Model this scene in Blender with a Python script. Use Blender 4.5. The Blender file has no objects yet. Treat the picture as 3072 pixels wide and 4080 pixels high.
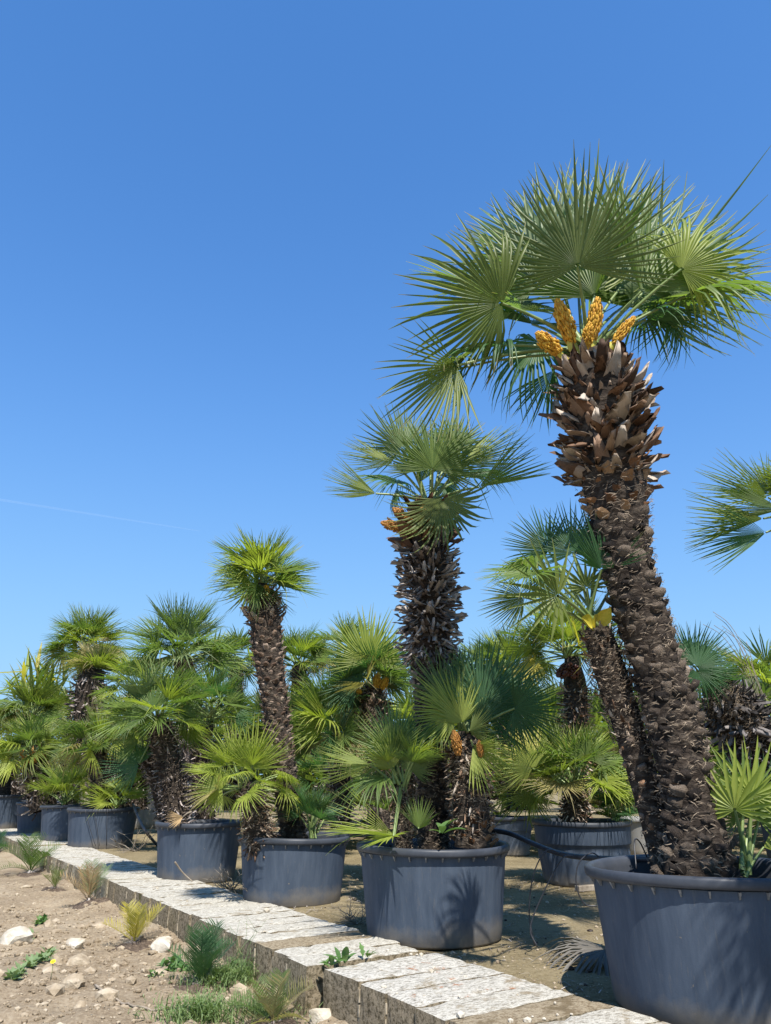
import bpy, math, random
import numpy as np
from mathutils import Vector, Matrix, Quaternion, noise
R = math.radians
scene = bpy.context.scene
col = scene.collection

# ---------------------------------------------------------------- camera, light, exposure
cam_d = bpy.data.cameras.new('camera'); cam = bpy.data.objects.new('camera', cam_d); col.objects.link(cam)
cam_d.sensor_fit = 'VERTICAL'; cam_d.sensor_height = 24.0; cam_d.lens = 17.79
cam_d.clip_start = 0.05; cam_d.clip_end = 30000
cam.location = (0, 0, 1.0); cam.rotation_euler = (R(90 + 19.45), 0, 0)
scene.camera = cam
SUN_EL, SUN_AZ = R(57), R(13)          # azimuth: right of straight behind the camera
sun_v = Vector((math.sin(SUN_AZ) * math.cos(SUN_EL), -math.cos(SUN_AZ) * math.cos(SUN_EL), math.sin(SUN_EL)))
w = bpy.data.worlds.new('World'); scene.world = w; w.use_nodes = True
nt = w.node_tree; bgn = nt.nodes['Background']
sky = nt.nodes.new('ShaderNodeTexSky'); sky.sky_type = 'NISHITA'; sky.sun_disc = False
sky.sun_elevation = SUN_EL; sky.sun_rotation = math.pi - SUN_AZ
sky.air_density = 1.0; sky.dust_density = 0.0; sky.ozone_density = 3.0; sky.altitude = 0
# the camera that took the photograph compresses the sky's range: one power curve per channel, the same all round
sp = nt.nodes.new('ShaderNodeSeparateColor'); cb = nt.nodes.new('ShaderNodeCombineColor'); nt.links.new(sky.outputs[0], sp.inputs[0])
for i_, (c2, c1, c0, cap) in enumerate(((-.3526, 1.274, -.246, 6.0), (-.2938, 1.2512, .1443, 8.4), (-.5239, 1.9142, .0828, 6.2))):
    mn = nt.nodes.new('ShaderNodeMath'); mn.operation = 'MINIMUM'; mn.inputs[1].default_value = cap; nt.links.new(sp.outputs[i_], mn.inputs[0])
    lg = nt.nodes.new('ShaderNodeMath'); lg.operation = 'LOGARITHM'; lg.inputs[1].default_value = math.e; nt.links.new(mn.outputs[0], lg.inputs[0])
    m1 = nt.nodes.new('ShaderNodeMath'); m1.operation = 'MULTIPLY_ADD'; m1.inputs[1].default_value = c2; m1.inputs[2].default_value = c1; nt.links.new(lg.outputs[0], m1.inputs[0])
    m2 = nt.nodes.new('ShaderNodeMath'); m2.operation = 'MULTIPLY_ADD'; m2.inputs[2].default_value = c0; nt.links.new(m1.outputs[0], m2.inputs[0]); nt.links.new(lg.outputs[0], m2.inputs[1])
    ex = nt.nodes.new('ShaderNodeMath'); ex.operation = 'EXPONENT'; nt.links.new(m2.outputs[0], ex.inputs[0]); nt.links.new(ex.outputs[0], cb.inputs[i_])
nt.links.new(cb.outputs[0], bgn.inputs[0])
bgn.inputs[1].default_value = 0.1
sl = bpy.data.lights.new('sun', 'SUN'); sl.energy = 5.0; sl.angle = R(0.53); sl.color = (1.0, 0.95, 0.87)
so = bpy.data.objects.new('sun', sl); col.objects.link(so); so.rotation_euler = sun_v.to_track_quat('Z', 'Y').to_euler()
scene.view_settings.view_transform = 'Standard'; scene.view_settings.look = 'None'
scene.view_settings.exposure = 0.7; scene.view_settings.gamma = 1.0; scene.view_settings.use_curve_mapping = False
scene.cycles.max_bounces = 6; scene.cycles.transparent_max_bounces = 4

# ---------------------------------------------------------------- measured layout, metres (x right, y away, z up)
POTS = [('large dark blue black pot at the right edge, mostly in shade, under the tallest palm', 1.6, 4.151, 0.594, 0.6, 'plain', 30),
 ('black pot with a fan shaped frond shadow across its front', 0.333, 5.836, 0.538, 0.583, 'plain', 30),
 ('black pot just left of the pot with the fan shaped shadow', -0.823, 7.441, 0.505, 0.533, 'plain', 28),
 ('black pot with a dead brown leaf hanging over its rim', -2.026, 8.957, 0.478, 0.579, 'plain', 28),
 ('black pot beside the bank wall with a grey hose leaning on its right rim', -4.505, 13.04, 0.556, 0.585, 'plain', 26),
 ('black pot with a dark frond shadow, half hidden behind the pot with the hose', -5.487, 14.264, 0.528, 0.594, 'plain', 22),
 ('black pot with a broad collar near the left edge of the yard', -6.821, 16.113, 0.459, 0.596, 'collar', 0),
 ('farthest black pot of the front row, at the left edge behind the wall', -8.405, 17.617, 0.584, 0.697, 'plain', 0),
 ('dark pot with a deep collar and fluted sides behind the tallest palm', 2.066, 8.642, 0.518, 0.605, 'flute', 0),
 ('shaded dark pot standing behind the fluted pot, to its left', 1.794, 11.822, 0.341, 0.509, 'collar', 0),
 ('pale dusty grey pot just right of and behind the fluted pot', 3.725, 11.816, 0.334, 0.491, 'dusty', 0),
 ('pale grey pot in the second row behind the pot with the hose', -5.434, 18.338, 0.493, 0.74, 'dusty', 0),
 ('small black pot at the right edge behind the tallest palm', 5.414, 11.161, 0.316, 0.519, 'plain', 0),
 ('dusty grey pot glimpsed between the trunks over the fan shadowed pot', 0.796, 16.969, 0.679, 0.762, 'dusty', 0),
 ('black pot of the front row just beyond the right edge of the view', 2.72, 2.5, 0.6, 0.6, 'plain', 0)]
PALMS = [{'label': 'tallest fan palm with a thick shaggy trunk and a crown of orange flower clusters',
  'trunk': [(1.615, 4.32, 0.484, 0.217), (1.616, 4.32, 0.56, 0.206), (1.641, 4.32, 0.736, 0.17), (1.619, 4.33, 0.965, 0.159), (1.603, 4.34, 1.203, 0.165), (1.574, 4.35, 1.452, 0.163), (1.521, 4.35, 1.711, 0.164),
            (1.466, 4.35, 1.98, 0.167), (1.425, 4.35, 2.261, 0.171), (1.411, 4.35, 2.554, 0.2), (1.399, 4.35, 2.859, 0.242), (1.386, 4.35, 3.179, 0.253), (1.358, 4.35, 3.445, 0.24), (1.336, 4.35, 3.599, 0.167),
            (1.327, 4.35, 3.703, 0.076)],
  'style': [('scale', 0, 0.61), ('stub', 0.61, 0.7), ('dry', 0.7, 0.945)],
  'C': (1.318, 4.35, 3.679),
  'mats': ['olive', 'mid', 'silver'],
  'n': 0,
  'R': 0,
  'pet': 0.45,
  'emin': -15,
  'emax': 80,
  'seed': 11,
  'fr': [((1.191, 3.93, 4.003), (1.219, 3.73, 4.767), 'flat', 'olive', 'cam'), ((0.731, 4.05, 3.817), (0.006, 3.9, 3.929), 'droop', 'olive', 'cam'), ((1.91, 4.1, 4.108), (2.433, 3.95, 4.391), 'droop', 'yg', 'cam'),
         ((1.976, 4.25, 4.01), (2.705, 4.35, 4.23), 'droop', 'mid', 'up'), ((0.438, 4.15, 3.43), (-0.003, 4.05, 2.974), 'closed', 'olive', 'cam'), ((0.463, 4.25, 3.495), (0.113, 4.2, 3.426), 'droop', 'olive', 'up'),
         ((0.483, 4.3, 3.501), (0.527, 4.4, 3.204), 'droop', 'dark', 'up'), ((0.784, 4.35, 3.703), (0.191, 4.4, 3.717), 'droop', 'dark', 'up'), ((1.094, 4.55, 4.339), (0.601, 4.65, 5.056), 'flat', 'silver', 'cam'),
         ((1.665, 4.55, 4.292), (2.114, 4.65, 5.421), 'flat', 'silver', 'cam'), ((1.249, 4.65, 4.594), (1.059, 4.8, 5.573), 'flat', 'silver', 'cam'), ((1.651, 4.8, 4.816), (1.903, 4.95, 5.837), 'flat', 'silver', 'cam'),
         ((0.927, 4.45, 4.039), (0.313, 4.65, 4.615), 'flat', 'mid', 'up'), ((1.69, 4.25, 4.046), (2.111, 4.3, 4.891), 'cup', 'mid', 'cam'), ((1.997, 4.6, 4.18), (2.131, 4.65, 3.686), 'droop', 'dark', 'up'),
         ((1.084, 4.65, 3.909), (0.647, 4.7, 3.461), 'droop', 'dark', 'up'), ((1.165, 4.65, 3.686), (1.048, 4.7, 3.232), 'closed', 'dark', 'up'), ((1.454, 4.85, 4.435), (1.451, 5.25, 5.604), 'flat', 'mid', 'up'),
         ((1.794, 4.85, 4.353), (2.681, 5.25, 5.081), 'flat', 'mid', 'up'), ((1.067, 4.75, 4.126), (0.56, 5.15, 4.561), 'flat', 'dark', 'up'), ((1.372, 4.45, 4.152), (1.49, 4.5, 4.863), 'closed', 'yg', 'cam'),
         ((1.429, 4.4, 4.116), (1.357, 4.45, 5.027), 'cup', 'mid', 'cam'), ((1.776, 4.45, 3.965), (2.301, 4.55, 4.032), 'droop', 'dark', 'up'), ((1.934, 4.55, 4.339), (2.635, 4.65, 5.208), 'cup', 'silver', 'cam')],
  'fl': [((1.222, 4.23, 3.527), (1.122, 4.15, 3.828), 0.061, 'gold'), ((1.154, 4.23, 3.517), (0.99, 4.15, 3.629), 0.058, 'gold'), ((1.246, 4.17, 3.491), (1.269, 4.09, 3.651), 0.045, 'gold'),
         ((1.309, 4.25, 3.556), (1.361, 4.19, 3.869), 0.055, 'gold'), ((1.409, 4.25, 3.573), (1.559, 4.19, 3.758), 0.039, 'gold')],
  'near': 3,
  'kind': 'fan'},
 {'label': 'slimmer second trunk leaning left beside the tallest palm, with dark green fans and yellow bracts',
  'trunk': [(1.526, 4.52, 0.483, 0.1), (1.517, 4.52, 0.631, 0.096), (1.479, 4.52, 0.867, 0.095), (1.436, 4.52, 1.086, 0.097), (1.391, 4.52, 1.301, 0.104), (1.333, 4.5, 1.521, 0.11), (1.289, 4.48, 1.678, 0.111),
            (1.253, 4.46, 1.811, 0.104), (1.236, 4.45, 1.891, 0.049)],
  'style': [('scar', 0, 0.5), ('hairy', 0.5, 0.97)],
  'C': (1.23, 4.45, 1.891),
  'mats': ['dark', 'olive'],
  'n': 0,
  'R': 0,
  'pet': 0.45,
  'emin': -15,
  'emax': 80,
  'seed': 12,
  'fr': [((1.144, 4.45, 2.305), (1.135, 4.45, 2.657), 'flat', 'dark', 'cam'), ((1.017, 4.55, 2.349), (0.808, 4.6, 2.605), 'flat', 'dark', 'cam'), ((0.915, 3.95, 1.923), (0.542, 3.85, 1.961), 'sparse', 'olive', 'cam'),
         ((0.749, 4.03, 1.934), (0.491, 4.0, 1.831), 'closed', 'olive', 'cam'), ((0.857, 4.15, 2.162), (0.548, 4.15, 2.162), 'droop', 'mid', 'up'), ((0.798, 4.0, 2.068), (0.511, 3.85, 1.961), 'flat', 'mid', 'up'),
         ((1.335, 4.6, 2.364), (1.473, 4.65, 2.725), 'flat', 'dark', 'cam'), ((1.431, 4.6, 2.154), (1.719, 4.65, 2.257), 'droop', 'dark', 'up'), ((1.265, 4.3, 2.162), (1.258, 4.25, 2.518), 'cup', 'dark', 'cam'),
         ((1.102, 4.65, 2.226), (0.762, 4.75, 2.161), 'droop', 'dark', 'up'), ((1.195, 4.4, 2.075), (1.16, 4.37, 2.325), 'sparse', 'olive', 'cam')],
  'fl': [((1.21, 4.33, 1.835), (1.113, 4.25, 1.864), 0.027, 'bract'), ((1.212, 4.32, 1.833), (1.179, 4.23, 1.874), 0.027, 'bract'), ((1.237, 4.35, 1.844), (1.282, 4.27, 1.922), 0.027, 'bract')],
  'near': 3,
  'kind': 'fan'},
 {'label': 'young stemless shoot with upright pale stalks in the pot of the tallest palm',
  'trunk': [(1.83, 4.25, 0.535, 0.028), (1.838, 4.25, 0.588, 0.024)],
  'style': [],
  'C': (1.838, 4.25, 0.584),
  'mats': ['mid', 'yg'],
  'n': 0,
  'R': 0,
  'pet': 0.45,
  'emin': -15,
  'emax': 80,
  'seed': 13,
  'fr': [((1.779, 4.15, 0.856), (1.781, 4.15, 1.218), 'sparse', 'yg', 'cam'), ((1.891, 4.3, 0.873), (2.007, 4.3, 1.226), 'sparse', 'mid', 'cam'), ((1.883, 4.35, 0.803), (1.779, 4.35, 0.988), 'sparse', 'mid', 'cam'),
         ((1.9, 4.2, 0.921), (2.041, 4.2, 1.232), 'sparse', 'yg', 'cam'), ((1.986, 4.35, 0.803), (2.141, 4.35, 0.988), 'sparse', 'mid', 'cam'), ((1.983, 4.4, 0.87), (1.991, 4.45, 1.184), 'spiky', 'dark', 'cam'),
         ((1.943, 4.25, 0.675), (2.038, 4.25, 0.675), 'closed', 'yg', 'cam')],
  'fl': [],
  'near': 2,
  'kind': 'fan'},
 {'label': 'tall dark trunked palm with a skirt of grey dead leaf bases and brown flower heads',
  'trunk': [(0.351, 6.0, 0.48, 0.134), (0.348, 6.0, 0.665, 0.132), (0.351, 6.0, 1.115, 0.132), (0.348, 6.02, 1.626, 0.147), (0.348, 6.03, 1.986, 0.161), (0.353, 6.03, 2.245, 0.167), (0.36, 6.03, 2.59, 0.178),
            (0.342, 6.03, 2.828, 0.173), (0.337, 6.03, 3.03, 0.14), (0.356, 6.03, 3.216, 0.078)],
  'style': [('scale', 0, 0.52), ('skirt', 0.52, 0.85), ('spathe', 0.85, 0.97)],
  'C': (0.364, 6.03, 3.216),
  'mats': ['mid', 'yg', 'olive'],
  'n': 0,
  'R': 0,
  'pet': 0.45,
  'emin': -15,
  'emax': 80,
  'seed': 14,
  'fr': [((0.389, 5.78, 3.421), (0.409, 5.73, 3.956), 'flat', 'mid', 'cam'), ((0.141, 6.03, 3.717), (-0.225, 6.03, 4.075), 'cup', 'mid', 'cam'), ((0.068, 6.03, 3.577), (-0.41, 6.08, 3.766), 'narrow', 'yg', 'cam'),
         ((-0.081, 5.93, 3.258), (-0.538, 5.88, 3.404), 'narrow', 'yg', 'cam'), ((0.102, 6.23, 3.464), (-0.266, 6.38, 3.727), 'droop', 'dark', 'up'), ((0.197, 6.28, 3.889), (0.074, 6.43, 4.293), 'flat', 'mid', 'cam'),
         ((0.632, 6.23, 3.821), (0.845, 6.33, 4.209), 'flat', 'mid', 'cam'), ((0.671, 6.08, 3.586), (1.234, 6.03, 3.859), 'narrow', 'yg', 'cam'), ((0.79, 5.98, 3.335), (1.391, 5.93, 3.616), 'narrow', 'mid', 'cam'),
         ((0.737, 6.33, 3.57), (1.156, 6.53, 3.838), 'droop', 'dark', 'up'), ((0.462, 5.73, 3.134), (0.482, 5.67, 2.54), 'droop', 'olive', 'cam'), ((0.262, 5.93, 3.471), (0.139, 5.88, 3.857), 'cup', 'mid', 'cam'),
         ((0.547, 6.33, 3.503), (0.711, 6.43, 3.165), 'droop', 'dark', 'up'), ((0.118, 6.23, 3.389), (-0.012, 6.33, 3.174), 'droop', 'dark', 'up'), ((0.399, 6.23, 3.618), (0.479, 6.33, 4.147), 'flat', 'dark', 'cam'),
         ((0.497, 6.13, 3.686), (0.634, 6.15, 4.127), 'cup', 'olive', 'cam'), ((0.511, 5.88, 3.429), (0.909, 5.83, 3.79), 'cup', 'mid', 'cam'), ((0.305, 6.03, 3.406), (0.291, 6.03, 3.863), 'closed', 'mid', 'cam')],
  'fl': [((0.236, 5.93, 2.916), (0.019, 5.88, 2.968), 0.05, 'rust'), ((0.274, 5.93, 2.956), (0.103, 5.91, 3.087), 0.05, 'rust'), ((0.328, 5.88, 2.94), (0.321, 5.83, 3.09), 0.054, 'rust')],
  'near': 3,
  'kind': 'fan'},
 {'label': 'short palm with ragged grey trunk and large dark fans in front of the dark trunk',
  'trunk': [(0.603, 5.7, 0.564, 0.159), (0.606, 5.7, 0.652, 0.148), (0.6, 5.7, 0.832, 0.149), (0.587, 5.7, 1.015, 0.151), (0.581, 5.7, 1.203, 0.139), (0.575, 5.7, 1.331, 0.084)],
  'style': [('stub', 0, 0.2), ('hang', 0.2, 0.92)],
  'C': (0.578, 5.7, 1.315),
  'mats': ['dark', 'mid', 'yg'],
  'n': 0,
  'R': 0,
  'pet': 0.45,
  'emin': -15,
  'emax': 80,
  'seed': 15,
  'fr': [((0.503, 5.6, 1.453), (0.159, 5.65, 1.647), 'flat', 'yg', 'cam'), ((0.428, 5.75, 1.598), (0.229, 5.8, 1.941), 'cup', 'mid', 'cam'), ((0.594, 5.8, 1.586), (0.614, 5.85, 2.009), 'flat', 'mid', 'cam'),
         ((0.7, 5.7, 1.51), (1.064, 5.7, 1.932), 'flat', 'dark', 'cam'), ((0.926, 5.6, 1.485), (1.327, 5.55, 1.423), 'flat', 'dark', 'cam'), ((0.825, 5.85, 1.574), (1.228, 5.95, 1.829), 'flat', 'dark', 'cam'),
         ((0.612, 5.55, 1.223), (0.887, 5.48, 0.97), 'closed', 'yg', 'cam'), ((0.388, 5.65, 1.344), (0.128, 5.6, 1.294), 'droop', 'mid', 'up'), ((0.541, 5.5, 1.382), (0.417, 5.45, 1.727), 'cup', 'yg', 'cam'),
         ((0.644, 5.55, 1.385), (0.72, 5.5, 1.767), 'cup', 'dark', 'cam'), ((0.773, 5.8, 1.337), (1.15, 5.85, 1.241), 'droop', 'mid', 'up'), ((0.736, 5.95, 1.653), (0.855, 6.05, 2.026), 'flat', 'mid', 'cam'),
         ((0.587, 5.5, 1.32), (0.763, 5.35, 1.371), 'cup', 'olive', 'cam'), ((0.537, 5.9, 1.683), (0.409, 6.0, 1.999), 'flat', 'dark', 'cam')],
  'fl': [((0.52, 5.55, 1.106), (0.483, 5.5, 1.282), 0.04, 'rust'), ((0.665, 5.55, 1.106), (0.652, 5.5, 1.233), 0.026, 'rust')],
  'near': 3,
  'kind': 'fan'},
 {'label': 'small bushy palm leaning over the left rim of the pot with the frond shadow',
  'trunk': [(0.122, 5.62, 0.541, 0.066), (0.123, 5.6, 0.687, 0.06), (0.105, 5.6, 0.865, 0.057), (0.093, 5.6, 0.985, 0.042)],
  'style': [('hairy', 0, 0.9)],
  'C': (0.1, 5.6, 0.97),
  'mats': ['mid', 'yg'],
  'n': 10,
  'R': 0.379,
  'pet': 0.45,
  'emin': 30,
  'emax': 82,
  'seed': 16,
  'fr': [((0.048, 5.55, 1.183), (-0.142, 5.55, 1.497), 'flat', 'mid', 'cam'), ((0.096, 5.7, 1.235), (0.058, 5.75, 1.571), 'flat', 'dark', 'cam'), ((0.17, 5.6, 1.2), (0.272, 5.6, 1.469), 'cup', 'mid', 'cam'),
         ((-0.105, 5.5, 1.099), (-0.512, 5.48, 1.135), 'narrow', 'yg', 'cam'), ((-0.01, 5.55, 1.015), (-0.419, 5.5, 0.955), 'droop', 'mid', 'up'), ((0.183, 5.55, 1.06), (0.295, 5.5, 1.227), 'flat', 'mid', 'cam'),
         ((0.057, 5.35, 0.657), (-0.451, 5.3, 0.699), 'narrow', 'yg', 'up'), ((0.051, 5.33, 0.658), (-0.185, 5.24, 0.599), 'sparse', 'yg', 'up'), ((0.006, 5.5, 0.809), (-0.227, 5.45, 0.897), 'cup', 'mid', 'up'),
         ((0.054, 5.5, 1.075), (-0.168, 5.4, 1.283), 'cup', 'yg', 'cam'), ((0.223, 5.5, 0.693), (0.242, 5.5, 0.911), 'closed', 'mid', 'cam')],
  'fl': [],
  'near': 3,
  'kind': 'fan'},
 {'label': 'tall slender palm with a patterned brown trunk and compact green crown, middle left',
  'trunk': [(-0.835, 7.55, 0.384, 0.139), (-0.855, 7.55, 0.579, 0.132), (-0.931, 7.55, 0.939, 0.126), (-1.011, 7.55, 1.354, 0.137), (-1.085, 7.55, 1.785, 0.149), (-1.157, 7.55, 2.143, 0.169), (-1.206, 7.55, 2.465, 0.181),
            (-1.239, 7.55, 2.654, 0.173), (-1.256, 7.55, 2.797, 0.136), (-1.261, 7.55, 2.884, 0.071)],
  'style': [('scale', 0, 0.3), ('cupb', 0.3, 0.84), ('dry2', 0.84, 0.97)],
  'C': (-1.261, 7.55, 2.884),
  'mats': ['mid', 'mid', 'yg', 'silver'],
  'n': 20,
  'R': 0.557,
  'pet': 0.3,
  'emin': -22,
  'emax': 80,
  'seed': 17,
  'fr': [],
  'fl': [((-1.194, 7.45, 2.702), (-1.196, 7.42, 2.814), 0.042, 'gold'), ((-1.314, 7.47, 2.721), (-1.338, 7.45, 2.783), 0.033, 'gold')],
  'near': 2,
  'kind': 'fan'},
 {'label': 'low palm with a big bushy yellowish green crown over the rim of the third pot',
  'trunk': [(-1.071, 7.15, 0.435, 0.144), (-1.098, 7.15, 0.564, 0.137), (-1.149, 7.15, 0.751, 0.122), (-1.199, 7.15, 0.904, 0.102), (-1.236, 7.15, 0.981, 0.062)],
  'style': [('hang', 0, 0.9)],
  'C': (-1.242, 7.15, 0.942),
  'mats': ['yg', 'yg', 'olive', 'yg'],
  'n': 20,
  'R': 0.484,
  'pet': 0.5,
  'emin': -18,
  'emax': 80,
  'seed': 18,
  'fr': [((-1.405, 6.95, 0.925), (-1.708, 6.9, 0.981), 'flat', 'yg', 'cam'), ((-1.173, 7.05, 1.096), (-1.138, 7.05, 1.57), 'cup', 'yg', 'cam'), ((-1.358, 7.15, 1.137), (-1.61, 7.15, 1.456), 'cup', 'yg', 'cam')],
  'fl': [],
  'near': 2,
  'kind': 'fan'},
 {'label': 'leafy green sucker at the right rim of the third pot',
  'trunk': [(-0.633, 7.3, 0.442, 0.033), (-0.637, 7.3, 0.555, 0.025)],
  'style': [],
  'C': (-0.637, 7.3, 0.555),
  'mats': ['mid', 'dark'],
  'n': 9,
  'R': 0.39,
  'pet': 0.5,
  'emin': 35,
  'emax': 85,
  'seed': 19,
  'fr': [],
  'fl': [],
  'near': 1,
  'kind': 'fan'},
 {'label': 'shaggy brown trunked palm leaning left in the pot with the hanging dead leaf',
  'trunk': [(-2.268, 9.0, 0.451, 0.147), (-2.311, 9.0, 0.639, 0.143), (-2.383, 9.0, 0.976, 0.16), (-2.489, 9.0, 1.321, 0.168), (-2.577, 9.0, 1.574, 0.148), (-2.611, 9.0, 1.702, 0.08)],
  'style': [('shag', 0, 0.95)],
  'C': (-2.606, 9.0, 1.651),
  'mats': ['mid', 'silver', 'yg', 'mid'],
  'n': 24,
  'R': 0.663,
  'pet': 0.45,
  'emin': -18,
  'emax': 80,
  'seed': 20,
  'fr': [((-2.618, 8.8, 1.712), (-3.117, 8.8, 1.966), 'flat', 'mid', 'cam'), ((-2.741, 8.8, 1.412), (-3.078, 8.8, 1.304), 'closed', 'mid', 'cam'), ((-2.746, 8.9, 1.17), (-3.191, 9.0, 1.361), 'flat', 'dark', 'cam')],
  'fl': [],
  'near': 2,
  'kind': 'fan'},
 {'label': 'second slender leaning trunk low in the pot with the hanging dead leaf',
  'trunk': [(-2.442, 9.2, 0.487, 0.088), (-2.574, 9.2, 0.925, 0.095), (-2.711, 9.2, 1.226, 0.096), (-2.761, 9.2, 1.354, 0.064)],
  'style': [('shag', 0, 0.95)],
  'C': (-2.76, 9.2, 1.339),
  'mats': ['dark', 'mid'],
  'n': 7,
  'R': 0.375,
  'pet': 0.45,
  'emin': -15,
  'emax': 80,
  'seed': 21,
  'fr': [],
  'fl': [],
  'near': 1,
  'kind': 'fan'},
 {'label': 'tall palm with a wide silvery crown behind the shaggy leaning palm',
  'trunk': [(-2.692, 11.5, 0.539, 0.163), (-2.81, 11.5, 1.539, 0.175), (-2.946, 11.5, 2.33, 0.193), (-3.045, 11.5, 2.672, 0.139)],
  'style': [('shag', 0, 0.95)],
  'C': (-3.062, 11.5, 2.706),
  'mats': ['silver', 'mid', 'silver', 'mid'],
  'n': 28,
  'R': 0.905,
  'pet': 0.42,
  'emin': -10,
  'emax': 75,
  'seed': 22,
  'fr': [],
  'fl': [],
  'near': 1,
  'kind': 'fan'},
 {'label': 'dark trunked bluish palm between the shaggy leaning palm and the slender patterned palm',
  'trunk': [(-2.253, 10.3, 0.425, 0.128), (-2.321, 10.3, 0.916, 0.136), (-2.414, 10.3, 1.483, 0.144), (-2.324, 10.3, 1.715, 0.091)],
  'style': [('shag', 0, 0.9)],
  'C': (-2.298, 10.3, 1.774),
  'mats': ['dark', 'silver', 'dark', 'mid'],
  'n': 22,
  'R': 0.681,
  'pet': 0.45,
  'emin': 0,
  'emax': 80,
  'seed': 23,
  'fr': [],
  'fl': [],
  'near': 1,
  'kind': 'fan'},
 {'label': 'low palm with two short trunks in the pot with the leaning hose',
  'trunk': [(-4.58, 13.2, 0.541, 0.165), (-4.654, 13.2, 0.893, 0.166), (-4.739, 13.2, 1.325, 0.153), (-4.773, 13.2, 1.471, 0.092)],
  'style': [('hairy', 0, 0.95)],
  'C': (-4.771, 13.2, 1.456),
  'mats': ['yg', 'mid', 'olive', 'yg'],
  'n': 22,
  'R': 0.73,
  'pet': 0.4,
  'emin': -20,
  'emax': 80,
  'seed': 24,
  'fr': [],
  'fl': [],
  'near': 1,
  'kind': 'fan'},
 {'label': 'dark rough second trunk in the pot with the leaning hose',
  'trunk': [(-4.45, 13.35, 0.535, 0.159), (-4.486, 13.35, 0.964, 0.169), (-4.514, 13.35, 1.329, 0.155)],
  'style': [('shag', 0, 1)],
  'C': (-4.534, 13.35, 1.365),
  'mats': ['olive', 'mid', 'yg'],
  'n': 8,
  'R': 0.543,
  'pet': 0.4,
  'emin': 0,
  'emax': 80,
  'seed': 25,
  'fr': [],
  'fl': [],
  'near': 1,
  'kind': 'fan'},
 {'label': 'low grassy sucker at the right rim of the pot with the hose',
  'trunk': [(-4.22, 13.0, 0.582, 0.052), (-4.225, 13.0, 0.63, 0.044)],
  'style': [],
  'C': (-4.275, 13.0, 0.616),
  'mats': ['mid', 'yg', 'olive', 'yg'],
  'n': 13,
  'R': 0.555,
  'pet': 0.4,
  'emin': 10,
  'emax': 70,
  'seed': 26,
  'fr': [],
  'fl': [],
  'near': 1,
  'kind': 'fan'},
 {'label': 'palm with a leaning shaggy trunk and orange leaf bases near the left edge',
  'trunk': [(-6.287, 15.0, 0.478, 0.23), (-6.407, 15.0, 0.878, 0.241), (-6.56, 15.0, 1.204, 0.234), (-6.644, 15.0, 1.411, 0.174)],
  'style': [('shag', 0, 0.75), ('orange', 0.75, 1)],
  'C': (-6.648, 15.0, 1.435),
  'mats': ['mid', 'silver', 'olive', 'yg'],
  'n': 24,
  'R': 0.802,
  'pet': 0.4,
  'emin': -15,
  'emax': 80,
  'seed': 27,
  'fr': [],
  'fl': [],
  'near': 1,
  'kind': 'fan'},
 {'label': 'low green palm shoots between the orange based palm and the pot with the hose',
  'trunk': [(-5.633, 14.3, 0.54, 0.065), (-5.641, 14.3, 0.593, 0.049)],
  'style': [],
  'C': (-5.644, 14.3, 0.616),
  'mats': ['mid', 'yg', 'yg'],
  'n': 16,
  'R': 0.733,
  'pet': 0.45,
  'emin': 20,
  'emax': 80,
  'seed': 28,
  'fr': [],
  'fl': [],
  'near': 1,
  'kind': 'fan'},
 {'label': 'tall far palm with a dark green crown at the left skyline',
  'trunk': [(-7.258, 20, 0.838, 0.287), (-7.606, 20, 3.08, 0.286), (-7.774, 20, 3.907, 0.266), (-7.837, 20, 4.208, 0.182)],
  'style': [('shag', 0, 1)],
  'C': (-7.866, 20, 4.244),
  'mats': ['mid', 'mid', 'olive', 'yg', 'yg'],
  'n': 30,
  'R': 1.094,
  'pet': 0.4,
  'emin': -20,
  'emax': 80,
  'seed': 29,
  'fr': [],
  'fl': [],
  'near': 1,
  'kind': 'fan'},
 {'label': 'pale straw topped palm with a thick grey scaly trunk at the left',
  'trunk': [(-6.218, 17, 0.862, 0.312), (-6.419, 17, 2.18, 0.31), (-6.491, 17, 2.967, 0.305), (-6.434, 17, 3.319, 0.205)],
  'style': [('shag', 0, 1)],
  'C': (-6.37, 17, 3.218),
  'mats': ['straw', 'mid', 'straw', 'olive', 'yg'],
  'n': 13,
  'R': 0.736,
  'pet': 0.2,
  'emin': 25,
  'emax': 80,
  'seed': 30,
  'fr': [],
  'fl': [],
  'near': 1,
  'kind': 'fan'},
 {'label': 'loose bluish palm at the left edge above the orange based palm',
  'trunk': [(-7.437, 17, 0.862, 0.195), (-7.681, 17, 2.18, 0.2)],
  'style': [('shag', 0, 1)],
  'C': (-7.688, 17, 2.229),
  'mats': ['silver', 'mid', 'olive', 'olive', 'yg'],
  'n': 26,
  'R': 0.952,
  'pet': 0.4,
  'emin': -10,
  'emax': 80,
  'seed': 31,
  'fr': [],
  'fl': [],
  'near': 1,
  'kind': 'fan'},
 {'label': 'bushy yellow green sword leaved plant against the sky at the far left',
  'trunk': [(-8.885, 21, 0.83, 0.181), (-9.256, 21, 3.306, 0.188)],
  'style': [],
  'C': (-9.275, 21, 3.429),
  'mats': ['yg', 'yellow', 'yg', 'mid', 'yg'],
  'n': 40,
  'R': 1.156,
  'pet': 0.1,
  'emin': -40,
  'emax': 85,
  'seed': 32,
  'fr': [],
  'fl': [],
  'near': 0,
  'kind': 'yucca'},
 {'label': 'yellow drooping sword leaved plant at the left edge',
  'trunk': [(-8.273, 17.6, 0.668, 0.131), (-8.405, 17.6, 1.336, 0.132)],
  'style': [],
  'C': (-8.442, 17.6, 1.433),
  'mats': ['yellow', 'yg', 'yg'],
  'n': 16,
  'R': 0.766,
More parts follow.
